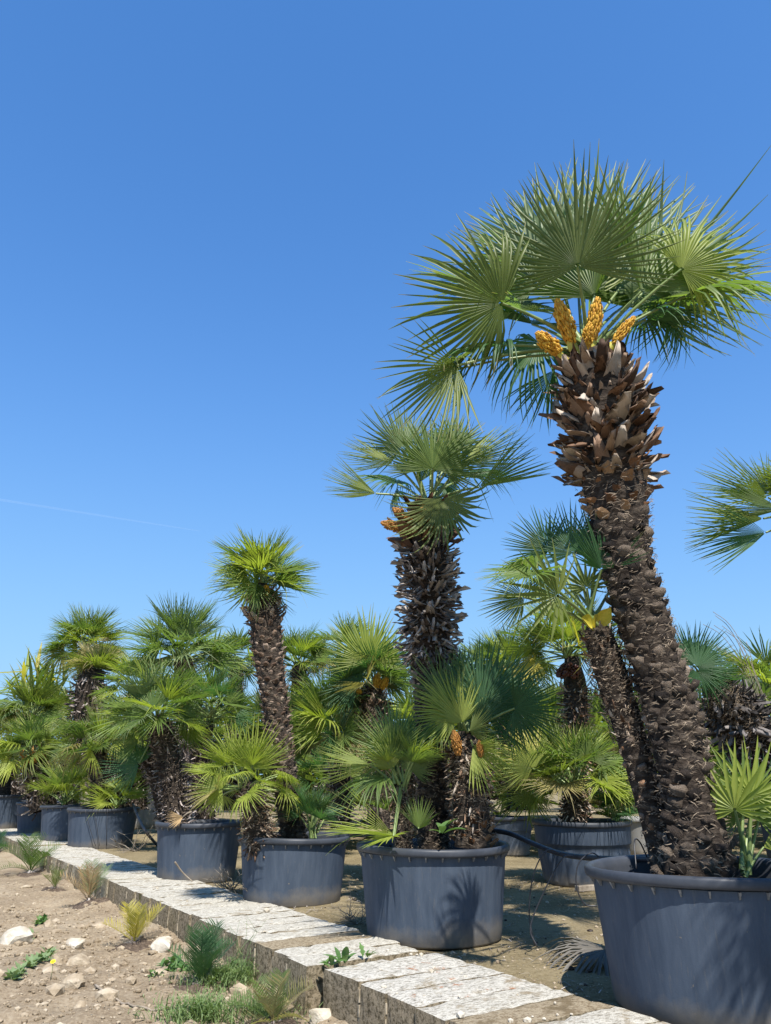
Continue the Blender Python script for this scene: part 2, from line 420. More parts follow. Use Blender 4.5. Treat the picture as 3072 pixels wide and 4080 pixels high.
  'pet': 0.1,
  'emin': -55,
  'emax': 70,
  'seed': 33,
  'fr': [],
  'fl': [],
  'near': 0,
  'kind': 'yucca'},
 {'label': 'palm with orange flower heads between the slender palm and the dark trunked palm',
  'trunk': [(-0.073, 8.6, 0.52, 0.141), (-0.09, 8.6, 1.164, 0.144), (-0.106, 8.6, 1.597, 0.152), (-0.128, 8.6, 1.844, 0.153), (-0.154, 8.6, 1.995, 0.087)],
  'style': [('hairy', 0, 0.75), ('dry2', 0.75, 1)],
  'C': (-0.154, 8.6, 1.97),
  'mats': ['mid', 'dark', 'mid'],
  'n': 14,
  'R': 0.617,
  'pet': 0.4,
  'emin': -5,
  'emax': 60,
  'seed': 34,
  'fr': [((-0.191, 8.3, 2.206), (-0.22, 8.25, 2.859), 'flat', 'yg', 'cam'), ((-0.307, 8.4, 1.982), (-0.722, 8.35, 2.214), 'flat', 'dark', 'cam'), ((-0.016, 8.7, 2.161), (0.252, 8.75, 2.59), 'flat', 'dark', 'cam'),
         ((-0.175, 8.8, 2.226), (-0.483, 8.9, 2.838), 'flat', 'mid', 'cam'), ((-0.376, 8.6, 1.995), (-0.686, 8.7, 1.753), 'droop', 'olive', 'up'), ((0.011, 8.9, 2.082), (0.365, 9.0, 2.308), 'flat', 'mid', 'cam')],
  'fl': [((-0.106, 8.5, 1.894), (-0.086, 8.47, 2.07), 0.051, 'gold'), ((-0.041, 8.5, 1.884), (-0.005, 8.47, 2.04), 0.051, 'gold'), ((-0.243, 8.5, 1.884), (-0.308, 8.47, 1.92), 0.036, 'gold')],
  'near': 2,
  'kind': 'fan'},
 {'label': 'low spreading palm whose long fronds fill the gap behind the third pot',
  'trunk': [(-0.492, 8.9, 0.503, 0.11), (-0.505, 8.9, 1.17, 0.113), (-0.537, 8.9, 1.467, 0.078)],
  'style': [('shag', 0, 1)],
  'C': (-0.537, 8.9, 1.492),
  'mats': ['mid', 'mid', 'yg', 'dark'],
  'n': 26,
  'R': 0.73,
  'pet': 0.45,
  'emin': -20,
  'emax': 75,
  'seed': 35,
  'fr': [((-0.598, 8.6, 1.597), (-1.232, 8.6, 1.622), 'closed', 'yg', 'cam')],
  'fl': [],
  'near': 1,
  'kind': 'fan'},
 {'label': 'far palm showing its fan just right of the slender patterned trunk',
  'trunk': [(-1.327, 13, 0.895, 0.149), (-1.418, 13, 2.352, 0.155), (-1.474, 13, 2.812, 0.118)],
  'style': [('shag', 0, 1)],
  'C': (-1.474, 13, 2.812),
  'mats': ['olive', 'mid', 'silver', 'yg'],
  'n': 22,
  'R': 0.745,
  'pet': 0.4,
  'emin': -10,
  'emax': 70,
  'seed': 36,
  'fr': [],
  'fl': [],
  'near': 1,
  'kind': 'fan'},
 {'label': 'yellowing palm with dark fruit clusters behind the second leaning trunk',
  'trunk': [(2.452, 10.5, 0.579, 0.149), (2.528, 10.5, 1.492, 0.16), (2.576, 10.5, 2.215, 0.157), (2.557, 10.5, 2.589, 0.095)],
  'style': [('hang', 0, 0.8)],
  'C': (2.515, 10.5, 2.621),
  'mats': ['yg', 'yellow', 'olive', 'mid', 'yg'],
  'n': 26,
  'R': 0.828,
  'pet': 0.45,
  'emin': -15,
  'emax': 75,
  'seed': 37,
  'fr': [],
  'fl': [((2.498, 10.3, 2.436), (2.281, 10.2, 2.312), 0.089, 'fruit'), ((2.529, 10.3, 2.436), (2.493, 10.2, 2.288), 0.089, 'fruit')],
  'near': 1,
  'kind': 'fan'},
 {'label': 'bushy many stemmed palm with bright yellow green fans in the fluted pot',
  'trunk': [(1.973, 8.6, 0.52, 0.145), (1.995, 8.6, 0.792, 0.123), (1.997, 8.6, 0.93, 0.074)],
  'style': [('hang', 0, 1)],
  'C': (1.997, 8.6, 0.93),
  'mats': ['yg', 'mid', 'yg', 'olive', 'mid'],
  'n': 26,
  'R': 0.74,
  'pet': 0.45,
  'emin': -8,
  'emax': 80,
  'seed': 38,
  'fr': [((1.52, 8.3, 1.113), (1.225, 8.3, 1.435), 'flat', 'yg', 'cam'), ((2.088, 8.2, 1.202), (2.122, 8.15, 1.566), 'flat', 'mid', 'cam'), ((2.007, 8.3, 1.204), (1.868, 8.3, 1.576), 'cup', 'yg', 'cam'),
         ((1.593, 8.4, 1.207), (1.117, 8.4, 1.441), 'cup', 'yellow', 'cam')],
  'fl': [],
  'near': 2,
  'kind': 'fan'},
 {'label': 'small leafy palm low in the fluted pot, at its right side',
  'trunk': [(2.39, 8.5, 0.615, 0.034), (2.395, 8.5, 0.659, 0.029)],
  'style': [],
  'C': (2.385, 8.5, 0.659),
  'mats': ['dark', 'mid'],
  'n': 10,
  'R': 0.361,
  'pet': 0.4,
  'emin': 10,
  'emax': 75,
  'seed': 39,
  'fr': [],
  'fl': [],
  'near': 1,
  'kind': 'fan'},
 {'label': 'far green palm on the skyline between the dark trunk and the leaning trunk',
  'trunk': [(1.913, 12.5, 0.899, 0.158), (1.982, 12.5, 2.155, 0.163), (1.994, 12.5, 2.668, 0.113)],
  'style': [('shag', 0, 1)],
  'C': (1.994, 12.5, 2.668),
  'mats': ['mid', 'yg', 'olive', 'yg'],
  'n': 24,
  'R': 0.715,
  'pet': 0.4,
  'emin': -15,
  'emax': 80,
  'seed': 40,
  'fr': [],
  'fl': [],
  'near': 1,
  'kind': 'fan'},
 {'label': 'palm with a leaning black shaggy trunk and dark fan right of the tallest trunk',
  'trunk': [(3.391, 6.9, 0.723, 0.156), (3.324, 6.9, 1.019, 0.167), (3.248, 6.9, 1.285, 0.197), (3.118, 6.9, 1.479, 0.228), (2.981, 6.9, 1.657, 0.197), (2.896, 6.9, 1.778, 0.103)],
  'style': [('blackskirt', 0.1, 0.97)],
  'C': (2.886, 6.9, 1.798),
  'mats': ['dark'],
  'n': 5,
  'R': 0.33,
  'pet': 0.3,
  'emin': 0,
  'emax': 60,
  'seed': 41,
  'fr': [((2.737, 6.8, 1.956), (2.887, 6.8, 2.383), 'flat', 'dark', 'cam'), ((2.688, 6.6, 1.92), (3.015, 6.55, 2.071), 'flat', 'dark', 'cam'), ((2.662, 6.55, 1.874), (2.622, 6.5, 1.526), 'droop', 'dark', 'cam'),
         ((2.78, 7.0, 2.017), (2.802, 7.05, 2.368), 'flat', 'dark', 'cam')],
  'fl': [],
  'near': 2,
  'kind': 'fan'},
 {'label': 'palm whose fronds enter the picture high at the right edge',
  'trunk': [(3.459, 6.4, 0.676, 0.145), (3.613, 6.4, 1.666, 0.153), (3.781, 6.4, 2.855, 0.17), (3.825, 6.4, 3.198, 0.103)],
  'style': [('dry', 0.5, 0.97)],
  'C': (3.829, 6.4, 3.22),
  'mats': ['yg', 'mid', 'olive'],
  'n': 7,
  'R': 0.62,
  'pet': 0.45,
  'emin': 30,
  'emax': 80,
  'seed': 42,
  'fr': [((3.392, 6.3, 3.359), (2.715, 6.25, 3.529), 'narrow', 'yg', 'cam'), ((3.318, 6.3, 3.164), (2.585, 6.25, 3.104), 'narrow', 'yg', 'cam'), ((3.37, 6.4, 3.068), (2.626, 6.4, 2.931), 'narrow', 'dark', 'cam'),
         ((3.44, 6.2, 3.214), (2.79, 6.15, 3.303), 'narrow', 'mid', 'cam'), ((3.565, 6.6, 3.54), (3.364, 6.7, 3.912), 'cup', 'mid', 'cam')],
  'fl': [],
  'near': 2,
  'kind': 'fan'},
 {'label': 'yellow green palm at the right edge beyond the black shaggy trunk',
  'trunk': [(4.812, 10.5, 0.635, 0.107), (4.929, 10.5, 1.346, 0.11), (5.051, 10.5, 2.092, 0.081)],
  'style': [('shag', 0, 1)],
  'C': (5.051, 10.5, 2.092),
  'mats': ['yg', 'mid', 'yg', 'olive'],
  'n': 20,
  'R': 0.814,
  'pet': 0.42,
  'emin': -25,
  'emax': 78,
  'seed': 51,
  'fr': [],
  'fl': [],
  'near': 0,
  'kind': 'fan'},
 {'label': 'pale loose palm low at the right edge behind the upright shoot',
  'trunk': [(4.269, 9.2, 0.68, 0.094), (4.313, 9.2, 0.95, 0.095), (4.359, 9.2, 1.226, 0.069)],
  'style': [('shag', 0, 1)],
  'C': (4.359, 9.2, 1.226),
  'mats': ['mid', 'silver', 'yg'],
  'n': 20,
  'R': 0.64,
  'pet': 0.42,
  'emin': -25,
  'emax': 78,
  'seed': 52,
  'fr': [],
  'fl': [],
  'near': 0,
  'kind': 'fan'},
 {'label': 'green palm filling the gap between the leaning trunk and the tallest trunk',
  'trunk': [(4.025, 12.5, 0.565, 0.128), (4.083, 12.5, 1.068, 0.13), (4.143, 12.5, 1.586, 0.095)],
  'style': [('shag', 0, 1)],
  'C': (4.143, 12.5, 1.586),
  'mats': ['yg', 'mid', 'yg'],
  'n': 20,
  'R': 0.804,
  'pet': 0.42,
  'emin': -25,
  'emax': 78,
  'seed': 53,
  'fr': [],
  'fl': [],
  'near': 0,
  'kind': 'fan'},
 {'label': 'palm standing behind the bushy fluted pot palm, on its left',
  'trunk': [(2.277, 13.5, 0.53, 0.138), (2.314, 13.5, 1.147, 0.14), (2.353, 13.5, 1.784, 0.103)],
  'style': [('shag', 0, 1)],
  'C': (2.353, 13.5, 1.784),
  'mats': ['mid', 'olive', 'yg', 'yg'],
  'n': 20,
  'R': 0.951,
  'pet': 0.42,
  'emin': -25,
  'emax': 78,
  'seed': 54,
  'fr': [],
  'fl': [],
  'near': 0,
  'kind': 'fan'},
 {'label': 'palm half hidden behind the lower dark trunk of the middle pot',
  'trunk': [(0.334, 12.5, 0.565, 0.128), (0.338, 12.5, 1.068, 0.13), (0.343, 12.5, 1.586, 0.095)],
  'style': [('shag', 0, 1)],
  'C': (0.343, 12.5, 1.586),
  'mats': ['mid', 'yg', 'olive', 'yg'],
  'n': 20,
  'R': 0.877,
  'pet': 0.42,
  'emin': -25,
  'emax': 78,
  'seed': 55,
  'fr': [],
  'fl': [],
  'near': 0,
  'kind': 'fan'},
 {'label': 'palm seen behind the leafy sucker of the third pot',
  'trunk': [(-0.869, 11.5, 0.6, 0.118), (-0.874, 11.5, 0.783, 0.118), (-0.879, 11.5, 0.969, 0.086)],
  'style': [('shag', 0, 1)],
  'C': (-0.879, 11.5, 0.969),
  'mats': ['mid', 'dark', 'olive'],
  'n': 20,
  'R': 0.628,
  'pet': 0.42,
  'emin': -25,
  'emax': 78,
  'seed': 56,
  'fr': [],
  'fl': [],
  'near': 0,
  'kind': 'fan'},
 {'label': 'palm hidden behind the yellowish bushy crown',
  'trunk': [(-2.553, 13.5, 0.53, 0.138), (-2.59, 13.5, 1.073, 0.14), (-2.628, 13.5, 1.632, 0.103)],
  'style': [('shag', 0, 1)],
  'C': (-2.628, 13.5, 1.632),
  'mats': ['olive', 'mid', 'yg'],
  'n': 20,
  'R': 0.789,
  'pet': 0.42,
  'emin': -25,
  'emax': 78,
  'seed': 57,
  'fr': [],
  'fl': [],
  'near': 0,
  'kind': 'fan'},
 {'label': 'yellow green palm behind the wide silvery crown, on its left',
  'trunk': [(-4.934, 16, 0.443, 0.164), (-5.058, 16, 1.571, 0.168), (-5.189, 16, 2.757, 0.124)],
  'style': [('shag', 0, 1)],
  'C': (-5.189, 16, 2.757),
  'mats': ['yg', 'mid', 'yg', 'yg'],
  'n': 20,
  'R': 0.812,
  'pet': 0.42,
  'emin': -25,
  'emax': 78,
  'seed': 58,
  'fr': [],
  'fl': [],
  'near': 0,
  'kind': 'fan'},
 {'label': 'palm in the shade between the hose pot and the shaggy leaning palm',
  'trunk': [(-4.843, 16, 0.443, 0.164), (-4.894, 16, 0.913, 0.165), (-4.946, 16, 1.394, 0.121)],
  'style': [('shag', 0, 1)],
  'C': (-4.946, 16, 1.394),
  'mats': ['olive', 'mid', 'yg', 'yg'],
  'n': 20,
  'R': 0.742,
  'pet': 0.42,
  'emin': -25,
  'emax': 78,
  'seed': 59,
  'fr': [],
  'fl': [],
  'near': 0,
  'kind': 'fan'},
 {'label': 'green palm under the loose bluish palm at the left edge',
  'trunk': [(-8.719, 19, 0.339, 0.194), (-8.844, 19, 1.103, 0.197), (-8.973, 19, 1.89, 0.144)],
  'style': [('shag', 0, 1)],
  'C': (-8.973, 19, 1.89),
  'mats': ['mid', 'yg', 'yg'],
  'n': 20,
  'R': 0.944,
  'pet': 0.42,
  'emin': -25,
  'emax': 78,
  'seed': 60,
  'fr': [],
  'fl': [],
  'near': 0,
  'kind': 'fan'},
 {'label': 'palm under the straw topped palm, above the double trunked palm',
  'trunk': [(-7.37, 19, 0.339, 0.194), (-7.505, 19, 1.311, 0.198), (-7.644, 19, 2.319, 0.146)],
  'style': [('shag', 0, 1)],
  'C': (-7.644, 19, 2.319),
  'mats': ['mid', 'olive', 'yg', 'yg'],
  'n': 20,
  'R': 0.895,
  'pet': 0.42,
  'emin': -25,
  'emax': 78,
  'seed': 61,
  'fr': [],
  'fl': [],
  'near': 0,
  'kind': 'fan'},
 {'label': 'far palm on the skyline just left of the dark trunk',
  'trunk': [(-0.792, 15, 0.478, 0.153), (-0.818, 15, 1.829, 0.158), (-0.845, 15, 3.27, 0.118)],
  'style': [('shag', 0, 1)],
  'C': (-0.845, 15, 3.27),
  'mats': ['silver', 'mid', 'yg'],
  'n': 20,
  'R': 0.818,
  'pet': 0.42,
  'emin': -25,
  'emax': 78,
  'seed': 62,
  'fr': [],
  'fl': [],
  'near': 0,
  'kind': 'fan'},
 {'label': 'far palm low on the skyline right of the dark shaggy skirt',
  'trunk': [(1.763, 15, 0.478, 0.153), (1.815, 15, 1.703, 0.158), (1.869, 15, 3.001, 0.117)],
  'style': [('shag', 0, 1)],
  'C': (1.869, 15, 3.001),
  'mats': ['mid', 'silver', 'yg'],
  'n': 20,
  'R': 0.722,
  'pet': 0.42,
  'emin': -25,
  'emax': 78,
  'seed': 63,
  'fr': [],
  'fl': [],
  'near': 0,
  'kind': 'fan'},
 {'label': 'far palm between the wide silvery crown and the slender patterned palm',
  'trunk': [(-2.935, 16, 0.443, 0.164), (-3.027, 16, 1.839, 0.169), (-3.124, 16, 3.326, 0.126)],
  'style': [('shag', 0, 1)],
  'C': (-3.124, 16, 3.326),
  'mats': ['mid', 'olive', 'yg'],
  'n': 20,
  'R': 0.774,
  'pet': 0.42,
  'emin': -25,
  'emax': 78,
  'seed': 64,
  'fr': [],
  'fl': [],
  'near': 0,
  'kind': 'fan'},
 {'label': 'shaded palm low between the middle pot and the fluted pot',
  'trunk': [(1.919, 12.2, 0.575, 0.125), (1.928, 12.2, 0.737, 0.125), (1.938, 12.2, 0.901, 0.091)],
  'style': [('shag', 0, 1)],
  'C': (1.938, 12.2, 0.901),
  'mats': ['olive', 'olive', 'mid', 'yg'],
  'n': 20,
  'R': 0.595,
  'pet': 0.42,
  'emin': -25,
  'emax': 78,
  'seed': 65,
  'fr': [],
  'fl': [],
  'near': 0,
  'kind': 'fan'},
 {'label': 'potted fan palm just beyond the right edge that casts shade on the large pot',
  'trunk': [(2.72, 2.5, 0.45, 0.2), (2.5700000000000003, 2.45, 1.2, 0.16), (2.3, 2.32, 2.6, 0.15), (2.26, 2.3, 2.75, 0.08)],
  'style': [('shag', 0, 1)],
  'C': (2.26, 2.3, 2.78),
  'mats': ['mid'],
  'n': 22,
  'R': 0.56,
  'pet': 0.42,
  'emin': -25,
  'emax': 75,
  'seed': 70,
  'fr': [],
  'fl': [],
  'near': 0,
  'kind': 'fan'}]
HOSE = [(0.721, 5.9, 0.665), (0.871, 5.8, 0.646), (0.995, 5.6, 0.595), (1.13, 5.3, 0.554), (1.274, 4.9, 0.563), (1.452, 4.6, 0.587), (1.51, 4.4, 0.596)]
HOSE2 = [(-4.033, 13.0, 0.63), (-3.909, 12.75, 0.543), (-3.775, 12.6, 0.396), (-3.593, 12.4, 0.244), (-3.652, 13.232, 0.015), (-3.284, 12.222, 0.015)]
ROCKS = [('long white limestone rock at the left edge of the bank', (-2.785, 6.425, -0.2), 0.301, 0.165),
 ('white upright rock leaning on the wall foot behind the blue green cycad', (-1.564, 6.884, -0.2), 0.156, 0.202),
 ('flat white rock left of the blue green cycad', (-1.674, 6.425, -0.2), 0.22, 0.128), ('small white rock right of the blue green cycad', (-1.143, 6.484, -0.2), 0.122, 0.122),
 ('broad cream rock at the bottom left beside the yellow flower', (-1.874, 5.181, -0.2), 0.185, 0.095), ('grey pebbly rock left of the cream rock', (-2.17, 5.559, -0.2), 0.09, 0.06),
 ('cream rock below the wall gap at the bottom', (-0.334, 4.638, -0.2), 0.148, 0.084), ('pale flat rock in front of the yellow cycad', (-2.475, 7.388, -0.2), 0.13, 0.065),
 ('small white rock near the wall at the far left', (-5.593, 13.551, -0.2), 0.17, 0.093), ('white stone behind the first dark cycad', (-5.819, 13.551, -0.2), 0.201, 0.093),
 ('tan clod beside the cream rock', (-2.115, 5.929, -0.2), 0.194, 0.097), ('small pale stone below the cream rock', (-1.684, 4.841, -0.2), 0.087, 0.051),
 ('tan lump above the green weed strip', (-2.836, 7.18, -0.2), 0.087, 0.087), ('tan flat clod left of the white flat rock', (-2.369, 6.545, -0.2), 0.179, 0.079),
 ('pale stone by the second row of cycads', (-4.231, 9.882, -0.2), 0.143, 0.055), ('cream clod at the right end of the weed strip', (-2.281, 5.988, -0.2), 0.117, 0.085)]
CYCADS = [('small cycad with dull green arching fronds beside the wall at the far left', (-4.815, 11.327, -0.2), 0.376, 9, 'mid', 0.5),
 ('tiny cycad with three upright olive fronds', (-3.791, 9.646, -0.2), 0.18, 5, 'olive', 0.9),
 ('cycad with one dry straw frond and one bluish frond', (-2.997, 8.531, -0.2), 0.261, 7, 'dry+silver', 0.75),
 ('bright yellow green young cycad', (-1.947, 6.658, -0.2), 0.208, 9, 'yellow', 0.8), ('largest blue green cycad with stiff upright fronds', (-1.134, 5.342, -0.2), 0.226, 13, 'dark', 0.8),
 ('half dead straw coloured cycad at the bottom edge', (-0.583, 4.6, -0.2), 0.202, 11, 'straw+mid', 0.55),
 ('dark cycad cut by the left edge beside the wall', (-6.801, 14.521, -0.2), 0.276, 7, 'dark', 0.6)]
WEEDS = [('strip of green leafy weeds running up the bank at the left edge',
  [(-2.225, 5.183, -0.2), (-2.268, 5.397, -0.2), (-2.304, 5.607, -0.2), (-2.337, 5.822, -0.2), (-2.348, 5.957, -0.2), (-2.394, 6.143, -0.2), (-2.246, 5.288, -0.2), (-2.329, 5.731, -0.2)],
  0.071),
 ('grey green tuft above the white limestone rock', [(-2.771, 6.658, -0.2), (-2.832, 6.729, -0.2), (-2.797, 6.765, -0.2)], 0.05),
 ('small green weed near the middle of the bank', [(-2.989, 7.384, -0.2), (-2.994, 7.45, -0.2), (-2.985, 7.319, -0.2)], 0.064),
 ('broad leaved weed at the foot of the blue green cycad', [(-1.403, 5.693, -0.2), (-1.38, 5.783, -0.2), (-1.312, 5.631, -0.2), (-1.484, 5.822, -0.2), (-1.457, 5.957, -0.2)], 0.061),
 ('large lobed weed right of the blue green cycad', [(-0.971, 5.571, -0.2), (-0.933, 5.693, -0.2), (-0.862, 5.631, -0.2), (-0.999, 5.889, -0.2), (-0.872, 5.512, -0.2)], 0.071),
 ('lone flat leaf weed left of the cycad foot', [(-1.474, 5.571, -0.2), (-1.496, 5.595, -0.2)], 0.041)]
WALLWEEDS = [('dark green sprout on the wall top beside the gap', (-0.321, 4.733, 0.04), 0.1), ('bright green sprout on the wall top right of the dark sprout', (-0.244, 4.799, 0.04), 0.1),
 ('thin trailing weed on the wall top behind the sprouts', (-0.114, 4.962, 0.04), 0.07), ('leafy green weed inside the middle pot by the dark trunk', (0.388, 5.35, 0.674), 0.14)]
GRASS = [(-1.038, 5.397, -0.2), (-0.996, 4.721, -0.2), (-0.688, 4.806, -0.2), (-0.895, 5.397, -0.2)]
FLOWER = (-2.033, 5.288, -0.2)
FALLEN = ((1.281, 5.017, 0.02), (0.995, 4.599, 0.02))
PLANK = ((1.822, 8.006, 0), (2.099, 8.135, 0))
REED = [(-1.72, 5.177, -0.17), (-1.576, 5.034, -0.17), (-1.389, 4.862, -0.17), (-1.256, 4.844, -0.17), (-1.157, 4.956, -0.17)]
STICK = [(-2.113, 8.35, 0.225), (-2.044, 8.426, 0.12), (-1.932, 8.438, 0.03)]
BRUSH = (-1.494, 8.038, 0)
STALKS = (3.881, 8.0, 1.739)
DEAD = ((-2.108, 8.5, 0.637), (-2.245, 8.45, 0.55))

# ---------------------------------------------------------------- helpers
def tag(o, label=None, cat=None, group=None, kind=None):
    if label: o['label'] = label
    if cat: o['category'] = cat
    if group: o['group'] = group
    if kind: o['kind'] = kind
    return o
def empty(name, loc=(0, 0, 0)):
    o = bpy.data.objects.new(name, None); col.objects.link(o); o.location = loc; o.empty_display_size = .1
    return o
def mesh(name, v, f, mats=(), smooth=True, mi=None, rnd=None):
    me = bpy.data.meshes.new(name)
    me.from_pydata([tuple(map(float, p)) for p in v] if not isinstance(v, np.ndarray) else v.tolist(), [], f)
    for m in mats: me.materials.append(m)
    if mi is not None: me.polygons.foreach_set('material_index', np.asarray(mi, dtype=np.int32))
    if smooth: me.polygons.foreach_set('use_smooth', np.ones(len(me.polygons), dtype=bool))
    if rnd is not None:
        a = me.attributes.new('rnd', 'FLOAT', 'POINT'); a.data.foreach_set('value', np.asarray(rnd, dtype=np.float32))
    me.update()
    return me
def obj(name, me, parent=None, mat=None):
    o = bpy.data.objects.new(name, me); col.objects.link(o)
    if parent is not None: o.parent = parent
    if mat is not None: o.matrix_local = mat
    return o
class Acc:                                     # joins many small pieces into one mesh
    def __init__(s): s.v = []; s.f = []; s.r = []; s.n = 0
    def add(s, v, f, M=None, rnd=None):
        v = np.asarray(v, dtype=float)
        if M is not None:
            m = np.array(M); v = v @ m[:3, :3].T + m[:3, 3]
        s.v.append(v); s.f += [tuple(i + s.n for i in q) for q in f]; s.n += len(v)
        s.r.append(np.full(len(v), random.random() if rnd is None else rnd))
    def mesh(s, name, mats, smooth=True):
        return mesh(name, np.concatenate(s.v), s.f, mats, smooth, rnd=np.concatenate(s.r))
def frame(o, y, z):
    y = Vector(y).normalized(); z = Vector(z); z = z - y * z.dot(y)
    if z.length < 1e-5: z = y.orthogonal()
    z.normalize(); x = y.cross(z)
    return Matrix(((x.x, y.x, z.x, o[0]), (x.y, y.y, z.y, o[1]), (x.z, y.z, z.z, o[2]), (0, 0, 0, 1)))
def tube_data(pts, rads, n=8, cap=True):
    pts = [Vector(p) for p in pts]; v = []; f = []
    ref = Vector((0, 0, 1))
    d0 = (pts[1] - pts[0]).normalized()
    u = d0.orthogonal().normalized()
    for i, p in enumerate(pts):
        d = (pts[min(i + 1, len(pts) - 1)] - pts[max(i - 1, 0)]).normalized()
        u = (u - d * u.dot(d)).normalized(); b = d.cross(u)
        for k in range(n):
            a = 2 * math.pi * k / n
            v.append(p + (u * math.cos(a) + b * math.sin(a)) * rads[i])
    for i in range(len(pts) - 1):
        for k in range(n):
            f.append((i * n + k, i * n + (k + 1) % n, (i + 1) * n + (k + 1) % n, (i + 1) * n + k))
    if cap:
        f.append(tuple(range(n - 1, -1, -1))); f.append(tuple((len(pts) - 1) * n + k for k in range(n)))
    return [tuple(p) for p in v], f
def spline(pts, m=8):
    P = [np.array(p, float) for p in pts]; P = [2 * P[0] - P[1]] + P + [2 * P[-1] - P[-2]]; out = []
    for i in range(1, len(P) - 2):
        for k in range(m):
            t = k / m; a, b, c_, d = P[i - 1], P[i], P[i + 1], P[i + 2]
            out.append(.5 * (2 * b + (c_ - a) * t + (2 * a - 5 * b + 4 * c_ - d) * t * t + (3 * b - a - 3 * c_ + d) * t ** 3))
    out.append(P[-2]); return [tuple(p) for p in out]

# ---------------------------------------------------------------- materials
def nmat(name, rough=.6, spec=.3):
    m = bpy.data.materials.new(name); m.use_nodes = True
    b = m.node_tree.nodes['Principled BSDF']; b.inputs['Roughness'].default_value = rough
    b.inputs['Specular IOR Level'].default_value = spec
    return m, m.node_tree.nodes, m.node_tree.links, b
def N(nodes, t, **k):
    n = nodes.new(t)
    for a, v in k.items():
        if a in ('Scale', 'Detail', 'Roughness', 'Strength', 'Distance', 'W', 'Distortion'): n.inputs[a].default_value = v
        else: setattr(n, a, v)
    return n
def ramp(nodes, stops):
    r = nodes.new('ShaderNodeValToRGB'); e = r.color_ramp.elements
    while len(e) < len(stops): e.new(.5)
    for i, (p, c_) in enumerate(stops):
        e[i].position = p; e[i].color = (*c_, 1) if len(c_) == 3 else c_
    return r
def rnd_node(nd, lk):                          # per piece number: object random plus joined piece number
    oi = nd.new('ShaderNodeObjectInfo'); at_ = nd.new('ShaderNodeAttribute'); at_.attribute_name = 'rnd'
    ad = nd.new('ShaderNodeMath'); ad.operation = 'ADD'; lk.new(oi.outputs['Random'], ad.inputs[0]); lk.new(at_.outputs['Fac'], ad.inputs[1])
    fr = nd.new('ShaderNodeMath'); fr.operation = 'FRACT'; lk.new(ad.outputs[0], fr.inputs[0])
    return fr.outputs[0]
def bump(nd, lk, b, src, strength, dist=.01):
    bp = nd.new('ShaderNodeBump'); bp.inputs['Strength'].default_value = strength; bp.inputs['Distance'].default_value = dist
    lk.new(src, bp.inputs['Height']); lk.new(bp.outputs[0], b.inputs['Normal'])
def leaf_mat(name, c0, c1, back, transl=.40, rough=.46):
    m, nd, lk, b = nmat(name, rough, .35)
    r = rnd_node(nd, lk); rp = ramp(nd, [(0, c0), (1, c1)])
    tc = nd.new('ShaderNodeTexCoord')
    nz = N(nd, 'ShaderNodeTexNoise', Scale=5.0, Detail=3.0)
    lk.new(tc.outputs['Object'], nz.inputs['Vector'])
    mx = nd.new('ShaderNodeMath'); mx.operation = 'MULTIPLY_ADD'; mx.inputs[1].default_value = .55; lk.new(nz.outputs['Fac'], mx.inputs[0])
    r2 = nd.new('ShaderNodeMath'); r2.operation = 'MULTIPLY'; r2.inputs[1].default_value = .6; lk.new(r, r2.inputs[0]); lk.new(r2.outputs[0], mx.inputs[2])
    la = nd.new('ShaderNodeAttribute'); la.attribute_name = 'leaflet'; lm = nd.new('ShaderNodeMath'); lm.operation = 'MULTIPLY_ADD'; lm.inputs[1].default_value = .42
    lk.new(la.outputs['Fac'], lm.inputs[0]); lk.new(mx.outputs[0], lm.inputs[2]); l2 = nd.new('ShaderNodeMath'); l2.operation = 'ADD'; l2.inputs[1].default_value = -.14; lk.new(lm.outputs[0], l2.inputs[0])
    lk.new(l2.outputs[0], rp.inputs[0])
    # browned, dry leaf tips: the rnd-free 'tip' attribute runs 0 at the stalk to 1 at the tip
    ta = nd.new('ShaderNodeAttribute'); ta.attribute_name = 'tip'
    tr = ramp(nd, [(.90, (0, 0, 0)), (1.0, (1, 1, 1))]); lk.new(ta.outputs['Fac'], tr.inputs[0])
    tm = nd.new('ShaderNodeMix'); tm.data_type = 'RGBA'; lk.new(rp.outputs[0], tm.inputs[6]); tm.inputs[7].default_value = (.34, .25, .12, 1)
    tf = nd.new('ShaderNodeMath'); tf.operation = 'MULTIPLY'; tf.inputs[1].default_value = .8; lk.new(tr.outputs[0], tf.inputs[0]); lk.new(tf.outputs[0], tm.inputs[0])
    ge = nd.new('ShaderNodeNewGeometry'); mb = nd.new('ShaderNodeMix'); mb.data_type = 'RGBA'
    bf = nd.new('ShaderNodeMath'); bf.operation = 'MULTIPLY'; bf.inputs[1].default_value = .6
    lk.new(ge.outputs['Backfacing'], bf.inputs[0]); lk.new(bf.outputs[0], mb.inputs[0])
    lk.new(tm.outputs[2], mb.inputs[6]); mb.inputs[7].default_value = (*back, 1)
    lk.new(mb.outputs[2], b.inputs['Base Color'])
    t = nd.new('ShaderNodeBsdfTranslucent'); ms = nd.new('ShaderNodeMixShader'); ms.inputs[0].default_value = transl
    gm = nd.new('ShaderNodeMix'); gm.data_type = 'RGBA'; gm.blend_type = 'MULTIPLY'; gm.inputs[0].default_value = 1
    lk.new(tm.outputs[2], gm.inputs[6]); gm.inputs[7].default_value = (1.5, 1.7, .7, 1); lk.new(gm.outputs[2], t.inputs[0])
    lk.new(b.outputs[0], ms.inputs[1]); lk.new(t.outputs[0], ms.inputs[2])
    lk.new(ms.outputs[0], nd['Material Output'].inputs[0])
    return m
